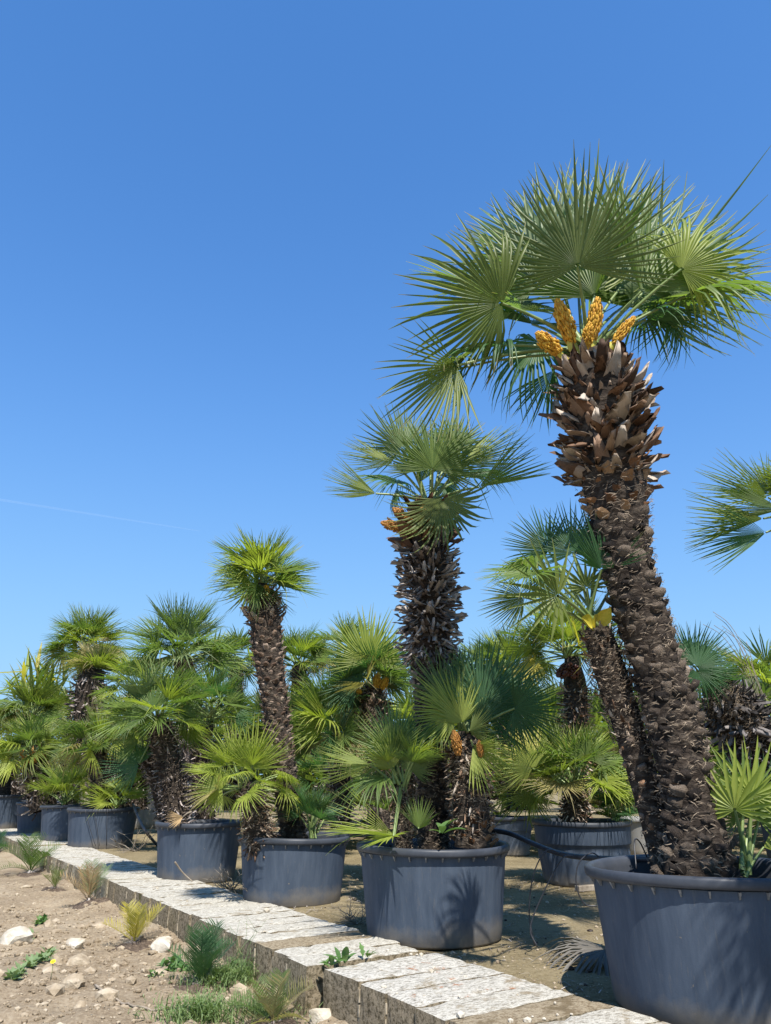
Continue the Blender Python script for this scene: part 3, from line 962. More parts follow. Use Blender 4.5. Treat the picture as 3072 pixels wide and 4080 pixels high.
LM = {
 'mid': leaf_mat('leaf_mid_green', (.074, .13, .033), (.17, .23, .062), (.13, .175, .07)),
 'dark': leaf_mat('leaf_dark_green', (.034, .092, .036), (.075, .155, .060), (.07, .14, .07)),
 'olive': leaf_mat('leaf_olive_green', (.085, .118, .024), (.170, .205, .050), (.14, .17, .055)),
 'yg': leaf_mat('leaf_yellow_green', (.17, .22, .034), (.31, .35, .07), (.24, .28, .08)),
 'silver': leaf_mat('leaf_silvery_green', (.115, .165, .075), (.22, .275, .145), (.18, .23, .12)),
 'yellow': leaf_mat('leaf_yellow', (.36, .30, .045), (.50, .42, .09), (.42, .38, .12)),
 'straw': leaf_mat('leaf_straw', (.22, .20, .09), (.38, .31, .16), (.34, .29, .16)),
 'dry': leaf_mat('leaf_dry_brown', (.30, .19, .09), (.46, .33, .18), (.38, .27, .15), .1, .7),
 'grey': leaf_mat('leaf_dead_grey', (.085, .078, .07), (.15, .138, .12), (.2, .19, .17), .05, .8)}
def simple(name, stops, scale, rough, spec=.2, bs=.3, bd=.01, detail=6, piece=0., stretch=None):
    m, nd, lk, b = nmat(name, rough, spec)
    tc = nd.new('ShaderNodeTexCoord'); nz = N(nd, 'ShaderNodeTexNoise', Scale=scale, Detail=detail, Roughness=.65)
    if stretch:
        mp = nd.new('ShaderNodeMapping'); mp.inputs['Scale'].default_value = stretch
        lk.new(tc.outputs['Object'], mp.inputs[0]); lk.new(mp.outputs[0], nz.inputs['Vector'])
    else: lk.new(tc.outputs['Object'], nz.inputs['Vector'])
    src = nz.outputs['Fac']
    if piece:
        r = rnd_node(nd, lk); ma = nd.new('ShaderNodeMath'); ma.operation = 'MULTIPLY_ADD'; ma.inputs[1].default_value = piece
        lk.new(r, ma.inputs[0]); mu = nd.new('ShaderNodeMath'); mu.operation = 'MULTIPLY_ADD'; mu.inputs[1].default_value = 1 - piece * .5; mu.inputs[2].default_value = -piece * .25
        lk.new(src, mu.inputs[0]); lk.new(mu.outputs[0], ma.inputs[2]); out = ma.outputs[0]
    else: out = src
    rp = ramp(nd, stops); lk.new(out, rp.inputs[0]); lk.new(rp.outputs[0], b.inputs['Base Color'])
    if bs: bump(nd, lk, b, src, bs, bd)
    return m
M_petiole = simple('petiole_green', [(.3, (.13, .19, .055)), (.7, (.24, .30, .11))], 8, .4, .4, 0)
M_bark = simple('palm_bark', [(.3, (.020, .015, .012)), (.5, (.045, .035, .028)), (.7, (.11, .088, .068))], 14, .9, .1, .9, .03, stretch=(1, 1, 2.2))
M_fibre = simple('palm_fibre', [(.2, (.10, .075, .055)), (.8, (.31, .245, .18))], 20, .9, .1, 0, piece=.8)
M_scale = simple('leaf_scar', [(.24, (.026, .022, .020)), (.46, (.080, .063, .053)), (.62, (.175, .137, .108)), (.84, (.42, .335, .26))], 26, .85, .15, 1, .03, piece=.5)
M_stub = simple('cut_leaf_base', [(.2, (.065, .034, .018)), (.5, (.19, .085, .033)), (.8, (.28, .18, .10))], 14, .6, .3, .4, .01, piece=.7)
M_scar = simple('grey_leaf_scar', [(.2, (.05, .038, .03)), (.5, (.13, .10, .08)), (.75, (.22, .165, .125)), (.93, (.30, .13, .045))], 14, .75, .2, .6, .01, piece=.75)
M_cup = simple('brown_leaf_scar', [(.2, (.085, .052, .036)), (.5, (.20, .135, .095)), (.8, (.40, .31, .245))], 20, .75, .2, .6, .01, piece=.6)
M_dry = simple('dry_leaf_base', [(.12, (.07, .042, .028)), (.36, (.185, .105, .062)), (.58, (.29, .20, .14)), (.9, (.44, .375, .31))], 9, .75, .25, .4, .01, piece=.95, stretch=(3, 1, 1))
M_skirt = simple('grey_dead_leaf_base', [(.12, (.075, .058, .05)), (.42, (.19, .155, .135)), (.8, (.43, .385, .35))], 9, .75, .25, .4, .01, piece=.95, stretch=(3, 1, 1))
M_shag = simple('dark_dead_leaf_base', [(.12, (.055, .042, .038)), (.45, (.17, .135, .118)), (.85, (.42, .36, .33))], 9, .75, .25, .4, .01, piece=.95, stretch=(3, 1, 1))
M_black = simple('black_dead_leaf_base', [(.12, (.022, .02, .02)), (.5, (.07, .062, .06)), (.88, (.22, .20, .195))], 9, .75, .25, .4, .01, piece=.95, stretch=(3, 1, 1))
M_spathe = simple('brown_spathe', [(.2, (.07, .035, .02)), (.8, (.20, .105, .06))], 9, .6, .3, .3, piece=.7)
M_orange = simple('orange_leaf_base', [(.2, (.20, .09, .02)), (.8, (.45, .26, .07))], 9, .6, .3, .3, piece=.7)
M_gold = simple('golden_flower', [(.25, (.42, .20, .02)), (.75, (.70, .42, .05))], 40, .6, .3, 0, piece=.5)
M_rust = simple('brown_flower', [(.25, (.26, .11, .025)), (.75, (.48, .24, .06))], 40, .6, .3, 0, piece=.5)
M_fruit = simple('dark_fruit', [(.25, (.03, .008, .006)), (.75, (.10, .025, .018))], 40, .35, .5, 0, piece=.5)
M_bract = simple('yellow_bract', [(.3, (.38, .36, .04)), (.7, (.55, .46, .07))], 10, .5, .4, 0)
def pot_mat(name, lo, hi, dust):
    m, nd, lk, b = nmat(name, .55, .18)
    tc = nd.new('ShaderNodeTexCoord'); mp = nd.new('ShaderNodeMapping'); mp.inputs['Scale'].default_value = (5, 5, .7)
    lk.new(tc.outputs['Object'], mp.inputs[0])
    n1 = N(nd, 'ShaderNodeTexNoise', Scale=2.2, Detail=8.0, Roughness=.7); lk.new(mp.outputs[0], n1.inputs['Vector'])
    n2 = N(nd, 'ShaderNodeTexNoise', Scale=160.0, Detail=2.0); lk.new(tc.outputs['Object'], n2.inputs['Vector'])
    n3 = N(nd, 'ShaderNodeTexNoise', Scale=3.0, Detail=5.0, Roughness=.7); lk.new(tc.outputs['Object'], n3.inputs['Vector'])
    rp = ramp(nd, [(.3, lo), (.72, hi)]); lk.new(n1.outputs['Fac'], rp.inputs[0])
    sx = nd.new('ShaderNodeSeparateXYZ'); lk.new(tc.outputs['Object'], sx.inputs[0])
    sub = nd.new('ShaderNodeMath'); sub.operation = 'MULTIPLY_ADD'; sub.inputs[1].default_value = -3.6; sub.inputs[2].default_value = .45; lk.new(sx.outputs['Z'], sub.inputs[0])
    ad = nd.new('ShaderNodeMath'); ad.operation = 'MULTIPLY_ADD'; ad.inputs[1].default_value = 1.2; lk.new(n3.outputs['Fac'], ad.inputs[0]); lk.new(sub.outputs[0], ad.inputs[2])
    cl = ramp(nd, [(.55, (0, 0, 0)), (1.15 if False else 1.0, (.75, .75, .75))]); lk.new(ad.outputs[0], cl.inputs[0])
    mx = nd.new('ShaderNodeMix'); mx.data_type = 'RGBA'; lk.new(cl.outputs[0], mx.inputs[0]); lk.new(rp.outputs[0], mx.inputs[6]); mx.inputs[7].default_value = (*dust, 1)
    sm = nd.new('ShaderNodeMapping'); sm.inputs['Scale'].default_value = (14, 14, 1.1); sm.inputs['Rotation'].default_value = (.25, .1, 0); lk.new(tc.outputs['Object'], sm.inputs[0])
    n4 = N(nd, 'ShaderNodeTexNoise', Scale=3.4, Detail=9.0, Roughness=.8); lk.new(sm.outputs[0], n4.inputs['Vector'])
    sr = ramp(nd, [(.56, (0, 0, 0)), (.74, (.55, .55, .55))]); lk.new(n4.outputs['Fac'], sr.inputs[0])
    mx2 = nd.new('ShaderNodeMix'); mx2.data_type = 'RGBA'; lk.new(sr.outputs[0], mx2.inputs[0]); lk.new(mx.outputs[2], mx2.inputs[6]); mx2.inputs[7].default_value = (*[.5 * q + .06 for q in dust], 1)
    n5 = N(nd, 'ShaderNodeTexNoise', Scale=26.0, Detail=4.0, Roughness=.6); lk.new(tc.outputs['Object'], n5.inputs['Vector'])
    s5 = ramp(nd, [(.70, (0, 0, 0)), (.74, (.7, .7, .7))]); lk.new(n5.outputs['Fac'], s5.inputs[0])
    mx = nd.new('ShaderNodeMix'); mx.data_type = 'RGBA'; lk.new(s5.outputs[0], mx.inputs[0]); lk.new(mx2.outputs[2], mx.inputs[6]); mx.inputs[7].default_value = (*dust, 1)
    lk.new(mx.outputs[2], b.inputs['Base Color'])
    rr = ramp(nd, [(.3, (.48, .48, .48)), (.7, (.75, .75, .75))]); lk.new(n3.outputs['Fac'], rr.inputs[0]); lk.new(rr.outputs[0], b.inputs['Roughness'])
    bump(nd, lk, b, n2.outputs['Fac'], .12, .004)
    return m
M_pot = pot_mat('black_plastic', (.040, .056, .084), (.080, .102, .138), (.20, .17, .13))
M_pot_dusty = pot_mat('dusty_grey_plastic', (.20, .20, .195), (.30, .29, .275), (.30, .25, .19))
M_rim = simple('black_plastic_rim', [(.3, (.030, .035, .045)), (.7, (.06, .066, .08))], 6, .45, .25, 0)
M_rib = simple('scuffed_plastic_rib', [(.3, (.09, .095, .105)), (.7, (.26, .26, .26))], 30, .5, .4, 0)
M_soil = simple('potting_soil', [(.3, (.02, .015, .01)), (.55, (.06, .042, .028)), (.75, (.16, .12, .08))], 30, .95, .1, 1, .03)
M_hose = simple('black_hose', [(.3, (.018, .018, .022)), (.7, (.04, .04, .046))], 20, .4, .5, 0)
M_hose_grey = simple('grey_hose', [(.3, (.09, .085, .09)), (.7, (.17, .16, .16))], 12, .6, .3, .2)
M_lime = simple('white_limestone', [(.28, (.27, .22, .155)), (.5, (.47, .42, .34)), (.72, (.66, .62, .54))], 7, .9, .2, .7, .03)
M_cream = simple('cream_limestone', [(.28, (.19, .14, .09)), (.5, (.34, .275, .195)), (.72, (.50, .43, .33))], 9, .95, .15, .8, .03)
M_wood = simple('weathered_stick', [(.3, (.15, .12, .09)), (.7, (.36, .31, .25))], 12, .9, .1, .3)
M_weed = leaf_mat('weed_leaf', (.06, .13, .04), (.14, .24, .07), (.14, .22, .09), .25, .5)
M_weed_grey = leaf_mat('weed_leaf_grey', (.12, .19, .08), (.22, .29, .14), (.2, .26, .13), .25, .6)
M_grass = leaf_mat('grass_blade', (.10, .17, .055), (.24, .30, .13), (.18, .25, .10), .3, .5)
def ground_mat(name, cols, pebble, wet):
    m, nd, lk, b = nmat(name, .95, .1)
    tc = nd.new('ShaderNodeTexCoord')
    n1 = N(nd, 'ShaderNodeTexNoise', Scale=.9, Detail=10.0, Roughness=.68); lk.new(tc.outputs['Object'], n1.inputs['Vector'])
    n2 = N(nd, 'ShaderNodeTexNoise', Scale=38.0, Detail=6.0, Roughness=.75); lk.new(tc.outputs['Object'], n2.inputs['Vector'])
    ad = nd.new('ShaderNodeMath'); ad.operation = 'MULTIPLY_ADD'; ad.inputs[1].default_value = .55; lk.new(n2.outputs['Fac'], ad.inputs[0])
    hf = nd.new('ShaderNodeMath'); hf.operation = 'MULTIPLY'; hf.inputs[1].default_value = .55; lk.new(n1.outputs['Fac'], hf.inputs[0]); lk.new(hf.outputs[0], ad.inputs[2])
    rp = ramp(nd, cols); lk.new(ad.outputs[0], rp.inputs[0])
    vo = N(nd, 'ShaderNodeTexVoronoi', Scale=34.0); lk.new(tc.outputs['Object'], vo.inputs['Vector'])
    vr = ramp(nd, [(.10, (1, 1, 1)), (.22, (0, 0, 0))]); lk.new(vo.outputs['Distance'], vr.inputs[0])
    sel = nd.new('ShaderNodeSeparateColor'); lk.new(vo.outputs['Color'], sel.inputs[0])
    sr = ramp(nd, [(.62, (0, 0, 0)), (.66, (1, 1, 1))]); lk.new(sel.outputs[0], sr.inputs[0])
    pm = nd.new('ShaderNodeMath'); pm.operation = 'MULTIPLY'; lk.new(vr.outputs[0], pm.inputs[0]); lk.new(sr.outputs[0], pm.inputs[1])
    mx = nd.new('ShaderNodeMix'); mx.data_type = 'RGBA'; lk.new(pm.outputs[0], mx.inputs[0]); lk.new(rp.outputs[0], mx.inputs[6]); mx.inputs[7].default_value = (*pebble, 1)
    lk.new(mx.outputs[2], b.inputs['Base Color'])
    ah = nd.new('ShaderNodeMath'); ah.operation = 'ADD'; lk.new(n2.outputs['Fac'], ah.inputs[0]); lk.new(pm.outputs[0], ah.inputs[1])
    bump(nd, lk, b, ah.outputs[0], .9, .02)
    return m
M_gravel = ground_mat('gravel_yard', [(.36, (.085, .064, .034)), (.48, (.175, .137, .076)), (.62, (.27, .22, .132))], (.52, .46, .35), 0)
M_bank = ground_mat('bank_soil', [(.36, (.09, .064, .041)), (.45, (.19, .143, .094)), (.55, (.30, .235, .16)), (.70, (.42, .35, .255))], (.50, .43, .33), 0)
M_mulch = simple('dark_planting_soil', [(.3, (.05, .036, .028)), (.55, (.12, .09, .068)), (.75, (.26, .20, .15))], 40, .95, .1, 1, .02)
def block_top(name, a, b_, c_, dirt, amount, rust=0., st=2.6, sc=16.):
    m, nd, lk, b = nmat(name, .95, .1)
    tc = nd.new('ShaderNodeTexCoord'); oi = nd.new('ShaderNodeObjectInfo')
    vm = nd.new('ShaderNodeVectorMath'); vm.operation = 'ADD'; lk.new(tc.outputs['Object'], vm.inputs[0])
    sc_ = nd.new('ShaderNodeMath'); sc_.operation = 'MULTIPLY'; sc_.inputs[1].default_value = 37.; lk.new(oi.outputs['Random'], sc_.inputs[0]); lk.new(sc_.outputs[0], vm.inputs[1])
    mp = nd.new('ShaderNodeMapping'); mp.inputs['Scale'].default_value = (1, st, 1); lk.new(vm.outputs[0], mp.inputs[0])
    n1 = N(nd, 'ShaderNodeTexNoise', Scale=sc, Detail=10.0, Roughness=.8); lk.new(mp.outputs[0], n1.inputs['Vector'])
    n2 = N(nd, 'ShaderNodeTexNoise', Scale=4.0, Detail=6.0, Roughness=.7); lk.new(vm.outputs[0], n2.inputs['Vector'])
    rp = ramp(nd, [(.36, a), (.45, b_), (.53, c_)]); lk.new(n1.outputs['Fac'], rp.inputs[0])
    dr = ramp(nd, [(.62 - amount, (0, 0, 0)), (.70 - amount, (1, 1, 1))]); lk.new(n2.outputs['Fac'], dr.inputs[0])
    mx = nd.new('ShaderNodeMix'); mx.data_type = 'RGBA'; lk.new(dr.outputs[0], mx.inputs[0]); lk.new(rp.outputs[0], mx.inputs[6]); mx.inputs[7].default_value = (*dirt, 1)
    src = mx.outputs[2]
    n4 = N(nd, 'ShaderNodeTexNoise', Scale=85.0, Detail=3.0, Roughness=.6); lk.new(mp.outputs[0], n4.inputs['Vector'])
    pr = ramp(nd, [(.58, (0, 0, 0)), (.66, (.8, .8, .8))]); lk.new(n4.outputs['Fac'], pr.inputs[0])
    m4 = nd.new('ShaderNodeMix'); m4.data_type = 'RGBA'; lk.new(pr.outputs[0], m4.inputs[0]); lk.new(src, m4.inputs[6]); m4.inputs[7].default_value = (*a, 1); src = m4.outputs[2]
    if rust:
        n3 = N(nd, 'ShaderNodeTexNoise', Scale=7.0, Detail=8.0, Roughness=.75); lk.new(vm.outputs[0], n3.inputs['Vector'])
        rr = ramp(nd, [(.60, (0, 0, 0)), (.66, (1, 1, 1))]); lk.new(n3.outputs['Fac'], rr.inputs[0])
        m2 = nd.new('ShaderNodeMix'); m2.data_type = 'RGBA'; lk.new(rr.outputs[0], m2.inputs[0]); lk.new(src, m2.inputs[6]); m2.inputs[7].default_value = (.30, .13, .06, 1); src = m2.outputs[2]
    lk.new(src, b.inputs['Base Color']); bump(nd, lk, b, n1.outputs['Fac'], .6, .012)
    return m
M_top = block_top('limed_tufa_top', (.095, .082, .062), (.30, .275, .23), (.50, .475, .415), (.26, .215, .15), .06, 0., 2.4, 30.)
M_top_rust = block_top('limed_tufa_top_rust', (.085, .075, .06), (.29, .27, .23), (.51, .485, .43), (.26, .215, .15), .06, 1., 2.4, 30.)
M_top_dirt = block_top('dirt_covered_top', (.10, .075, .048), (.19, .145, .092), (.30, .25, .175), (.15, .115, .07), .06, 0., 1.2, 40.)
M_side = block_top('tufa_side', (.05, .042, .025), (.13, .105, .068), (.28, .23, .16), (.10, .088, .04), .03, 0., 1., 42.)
M_side_pale = block_top('tufa_side_mortar', (.10, .08, .05), (.22, .18, .12), (.40, .35, .26), (.24, .19, .10), .03, 0., 1., 42.)

# ---------------------------------------------------------------- ground
U = np.array((-.538, .843)); NV = np.array((.843, .538))     # along the wall, and across it towards the yard
M_mortar = simple('lime_mortar', [(.3, (.22, .18, .12)), (.7, (.46, .40, .31))], 30, .95, .1, .5)
def lerp(a, b, t): return a + (b - a) * t
def fbm(x, y, s, o=4):
    return noise.fractal(Vector((x * s, y * s, 3.7)), .9, 2.1, o)
def yard():
    # fine near the view, then a coarse sheet to the horizon; the near edge lies under the wall blocks
    v = []; f = []; 
    s_l = [2.45 + .06 * i for i in range(80)] + [7.4, 8.5, 10, 13, 18, 26, 40, 80, 200, 600, 2000]
    t_l = [-60, -20, -8, -3] + [-1 + .08 * i for i in range(130)] + [9.8, 10.5, 11.5, 13, 15, 18, 22, 28, 40, 80, 200, 600, 2000]
    for t in t_l:
        for s in s_l:
            x, y = U * t + NV * s
            k = 1 if (s < 9 and -2 < t < 14) else 0
            z = k * (.018 * fbm(x, y, 1.3) + .006 * fbm(x, y, 9)) - .004
            v.append((x, y, z))
    ns = len(s_l)
    for j in range(len(t_l) - 1):
        for i in range(ns - 1):
            a = j * ns + i; f.append((a, a + 1, a + ns + 1, a + ns))
    f = [q[::-1] for q in f]
    tag(obj('gravel_ground', mesh('gravel_ground', v, f, [M_gravel])), kind='structure')
yard()
def bank_z(x, y):
    s = x * NV[0] + y * NV[1]; t = x * U[0] + y * U[1]
    z = -.205 - .03 * max(0, 5.2 - t)
    hump = math.exp(-((s - .3) / .9) ** 2) * .10
    z += .055 * math.exp(-max(0, 2.235 - s) / .13) * (1 + .6 * fbm(x, y, 2.2))
    return z + hump + .045 * fbm(x, y, .9) + .028 * fbm(x, y, 3.5) + .014 * fbm(x, y, 11)
def bank():
    v = []; f = []
    s_l = [-600, -200, -60, -20, -8, -5, -3.5, -2.6] + [-2.0 + .05 * i for i in range(91)]
    t_l = [-60, -20, -8, -3, -1] + [.5 + .055 * i for i in range(200)] + [11.8, 12.4, 13, 14, 15, 16.5, 18, 20, 23, 28, 40, 80, 200, 600, 2000]
    for t in t_l:
        for s in s_l:
            x, y = U * t + NV * s
            v.append((x, y, bank_z(x, y) if abs(t) < 45 and s > -9 else -.25))
    ns = len(s_l)
    for j in range(len(t_l) - 1):
        for i in range(ns - 1):
            a = j * ns + i; f.append((a, a + ns, a + ns + 1, a + 1))
    tag(obj('bank_soil', mesh('bank_soil', v, f, [M_bank])), kind='structure')
bank()

# ---------------------------------------------------------------- wall of tufa blocks
def block_mesh(seed, mats):
    rg = random.Random(seed); nx, ny, nz = 16, 5, 5
    v = {}; V = []; F = []; MI = []
    def key(i, j, k):
        if (i, j, k) not in v:
            x, y, z = i / nx - .5, j / ny - .5, k / nz - .5
            X, Y, Z = x * .76, y * .246, z * .38
            on = [abs(abs(c_) - .5) < 1e-6 for c_ in (x, y, z)]
            ed = sum(on)
            p = Vector((X, Y, Z)); n_ = noise.noise_vector(p * 9 + Vector((seed * 7.1, 0, 0))) * .0025 + noise.noise_vector(p * 30 + Vector((seed * 3.1, 0, 0))) * .0018
            if ed >= 2:                                   # worn, chipped edges
                c_ = .0025 + .012 * max(0, noise.noise(p * 24 + Vector((0, seed * 5.3, 0))))
                p -= Vector((math.copysign(c_, X) if on[0] else 0, math.copysign(c_, Y) if on[1] else 0, math.copysign(c_, Z) if on[2] else 0))
            v[(i, j, k)] = len(V); V.append(tuple(p + n_))
        return v[(i, j, k)]
    for i in range(nx):
        for j in range(ny):
            F.append((key(i, j, nz), key(i + 1, j, nz), key(i + 1, j + 1, nz), key(i, j + 1, nz))); MI.append(0)
            F.append((key(i, j, 0), key(i, j + 1, 0), key(i + 1, j + 1, 0), key(i + 1, j, 0))); MI.append(1)
    for i in range(nx):
        for k in range(nz):
            F.append((key(i, 0, k), key(i + 1, 0, k), key(i + 1, 0, k + 1), key(i, 0, k + 1))); MI.append(1)
            F.append((key(i, ny, k), key(i, ny, k + 1), key(i + 1, ny, k + 1), key(i + 1, ny, k))); MI.append(1)
    for j in range(ny):
        for k in range(nz):
            F.append((key(0, j, k), key(0, j, k + 1), key(0, j + 1, k + 1), key(0, j + 1, k))); MI.append(1)
            F.append((key(nx, j, k), key(nx, j + 1, k), key(nx, j + 1, k + 1), key(nx, j, k + 1))); MI.append(1)
    return mesh('block', V, F, mats, False, MI)
def wall():
    root = empty('retaining_wall', (0, 0, 0)); tag(root, 'low wall of whitened tufa blocks running along the bank in front of the pots', 'wall')
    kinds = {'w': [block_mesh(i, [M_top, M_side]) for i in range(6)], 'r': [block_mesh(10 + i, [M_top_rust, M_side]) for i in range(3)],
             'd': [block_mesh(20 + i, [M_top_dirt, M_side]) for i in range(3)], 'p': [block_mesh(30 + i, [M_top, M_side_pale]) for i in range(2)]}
    rg = random.Random(5); t = .55; i = 0; jv = []
    while t < 19.5:
        wd = rg.uniform(.235, .262)
        near = t < 4.10
        if near and t + wd > 4.0: wd = 4.17 - t
        k = 'w'
        if 2.75 < t < 3.02 or 4.55 < t < 4.80 : k = 'd'
        elif t < 4.1 and rg.random() < .6: k = 'r'
        elif rg.random() < .16: k = 'p'
        elif rg.random() < .035: k = 'd'
        if 3.98 < t < 4.26 and not near: pass
        s = (2.275 if near else 2.235) + rg.uniform(-.012, .012) + .37
        if 4.2 < t < 4.45: s -= .025
        if t > 5.4: s = lerp(2.235, 2.225, min(1, (t - 5.4) / 8)) + .375 + rg.uniform(-.014, .014)
        if near and t > 3.9: wd2 = .0
        p = U * (t + wd / 2) + NV * s
        b = obj('block', rg.choice(kinds[k]), root)
        z = .035 - .19 + rg.uniform(-.003, .003)
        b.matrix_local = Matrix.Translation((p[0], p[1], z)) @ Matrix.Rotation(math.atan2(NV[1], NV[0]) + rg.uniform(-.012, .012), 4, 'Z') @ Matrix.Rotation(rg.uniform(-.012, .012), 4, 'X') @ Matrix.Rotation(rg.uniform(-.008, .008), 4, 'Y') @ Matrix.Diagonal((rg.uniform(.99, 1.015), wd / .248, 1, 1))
        jv.append((p, s, t + wd))
        t += wd + rg.uniform(.0, .003)
        if near and t >= 4.10: t = 4.255                   # the dark gap left by a shifted block
    a = Acc()                                             # lime mortar squeezed from some joints
    for p, s, tj in jv:
        if rg.random() < .15 or 4.0 < tj < 4.3: continue
        for q in range(5):
            z0 = -.30 + q * .062; z1 = z0 + .062 * rg.uniform(.6, 1.1)
            o = U * (tj + .002) + NV * (s - .37 - rg.uniform(.006, .014)); e = U * rg.uniform(.003, .009); b_ = NV * .03
            V = [(*(o - e), z0), (*(o + e), z0), (*(o + e * .7), z1), (*(o - e * .7), z1), (*(o - e + b_), z0), (*(o + e + b_), z0), (*(o + e + b_), z1), (*(o - e + b_), z1)]
            a.add(V, [(0, 1, 2, 3), (4, 7, 6, 5), (0, 3, 7, 4), (1, 5, 6, 2), (3, 2, 6, 7), (0, 4, 5, 1)])
    tag(obj('joint_mortar', a.mesh('joint_mortar', [M_mortar], False), root), kind='stuff')
wall()

# ---------------------------------------------------------------- pots
def lathe(prof, n=56, close=False):
    v = []; f = []
    for r_, z in prof:
        for k in range(n):
            a = 2 * math.pi * k / n; v.append((r_ * math.cos(a), r_ * math.sin(a), z))
    for i in range(len(prof) - 1):
        for k in range(n): f.append((i * n + k, i * n + (k + 1) % n, (i + 1) * n + (k + 1) % n, (i + 1) * n + k))
    return v, f
def flute_lathe(prof, zlo, zhi, n=144, cnt=11, depth=.011):
    v = []; f = []
    for r_, z in prof:
        for k in range(n):
            a = 2 * math.pi * k / n; q = (k / n * cnt) % 1
            amp = 1 if .12 < q < .55 else 0
            rr = r_ + (depth * amp if zlo < z < zhi else 0)
            v.append((rr * math.cos(a), rr * math.sin(a), z))
    for i in range(len(prof) - 1):
        for k in range(n): f.append((i * n + k, i * n + (k + 1) % n, (i + 1) * n + (k + 1) % n, (i + 1) * n + k))
    return v, f
rib_me = None
def make_pot(label, x, y, Rr, H, kind, ribs, i):
    global rib_me
    root = empty('planter_pot', (x, y, 0)); tag(root, label, 'plant pot', 'black planter pots in the nursery rows')
    m = M_pot_dusty if kind == 'dusty' else M_pot
    Rw = Rr - .032                                   # wall radius right under the rim
    Rb = Rw * .90
    rg = random.Random(i)
    if kind in ('plain', 'dusty'):
        prof = [(Rb - .04, .0), (Rb - .008, .0), (Rb, .012)] + [(lerp(Rb, Rw, q), lerp(.012, H - .05, q)) for q in (.15, .3, .5, .7, .85, 1)]
        v, f = lathe(prof); 
    else:
        Rc = Rw; Rm = Rw * .965; zc = H * .62
        prof = [(Rb * .93 - .04, 0), (Rb * .93 - .006, 0), (Rb * .93, .014)] + [(lerp(Rb * .93, Rm, q), lerp(.014, zc, q)) for q in (.06, .08, .3, .55, .80, .84, 1)] + [(Rc - .004, zc + .006), (Rc, zc + .018), (Rc + .006, H - .05)]
        v, f = flute_lathe(prof, H * .05, zc * .82) if kind == 'flute' else lathe(prof)
    ph = rg.uniform(0, 6.28)                         # slightly out of round, as used plastic is
    v = [(p[0] * (1 + .006 * math.sin(2 * math.atan2(p[1], p[0]) + ph)), p[1] * (1 + .006 * math.sin(2 * math.atan2(p[1], p[0]) + ph)), p[2]) for p in v]
    obj('body', mesh('pot_body', v, f, [m]), root)
    lip = [(Rw - .004, H - .052), (Rr - .010, H - .050), (Rr - .002, H - .044), (Rr, H - .032), (Rr, H - .016), (Rr - .006, H - .004), (Rr - .018, H), (Rr - .034, H - .003), (Rr - .046, H - .016), (Rr - .050, H - .05), (Rr - .075, H - .32)]
    v, f = lathe(lip)
    v = [(p[0], p[1], p[2] + .006 * math.sin(2 * math.atan2(p[1], p[0]) + ph)) for p in v]
    obj('rim', mesh('pot_rim', v, f, [M_pot_dusty if kind == 'dusty' else M_rim]), root)
    soil = [(0.0, H - .05), (Rr * .3, H - .055), (Rr * .6, H - .075), (Rr - .055, H - .10)]
    v, f = lathe(soil, 40)
    v = [(p[0], p[1], p[2] + .02 * noise.noise(Vector((p[0] * 9, p[1] * 9, i * 3.3)))) for p in v]
    f = [q[::-1] for q in f]
    obj('potting_soil', mesh('potting_soil', v, f, [M_soil]), root)
    if ribs:
        if rib_me is None:
            w_ = .005; o = .024; h = .030
            V = [(-w_, 0, 0), (w_, 0, 0), (-w_, -o, 0), (w_, -o, 0), (-w_ * .6, .002, -h), (w_ * .6, .002, -h), (-w_ * .6, -.006, -h), (w_ * .6, -.006, -h)]
            F = [(2, 6, 7, 3), (0, 4, 6, 2), (1, 3, 7, 5), (4, 5, 7, 6), (0, 2, 3, 1), (0, 1, 5, 4)]
            rib_me = mesh('rim_rib', V, F, [M_rib], False)
        a0 = rg.uniform(0, .2)
        for k in range(ribs):
            a = a0 + 2 * math.pi * k / ribs
            if math.sin(a) > .35: continue               # those round the back show nowhere
            b = obj('rim_rib', rib_me, root)
            b.matrix_local = Matrix.Translation((math.cos(a) * (Rw - .001), math.sin(a) * (Rw - .001), H - .051)) @ Matrix.Rotation(a + math.pi / 2, 4, 'Z')
    return root
for i, P_ in enumerate(POTS): make_pot(*P_, i)

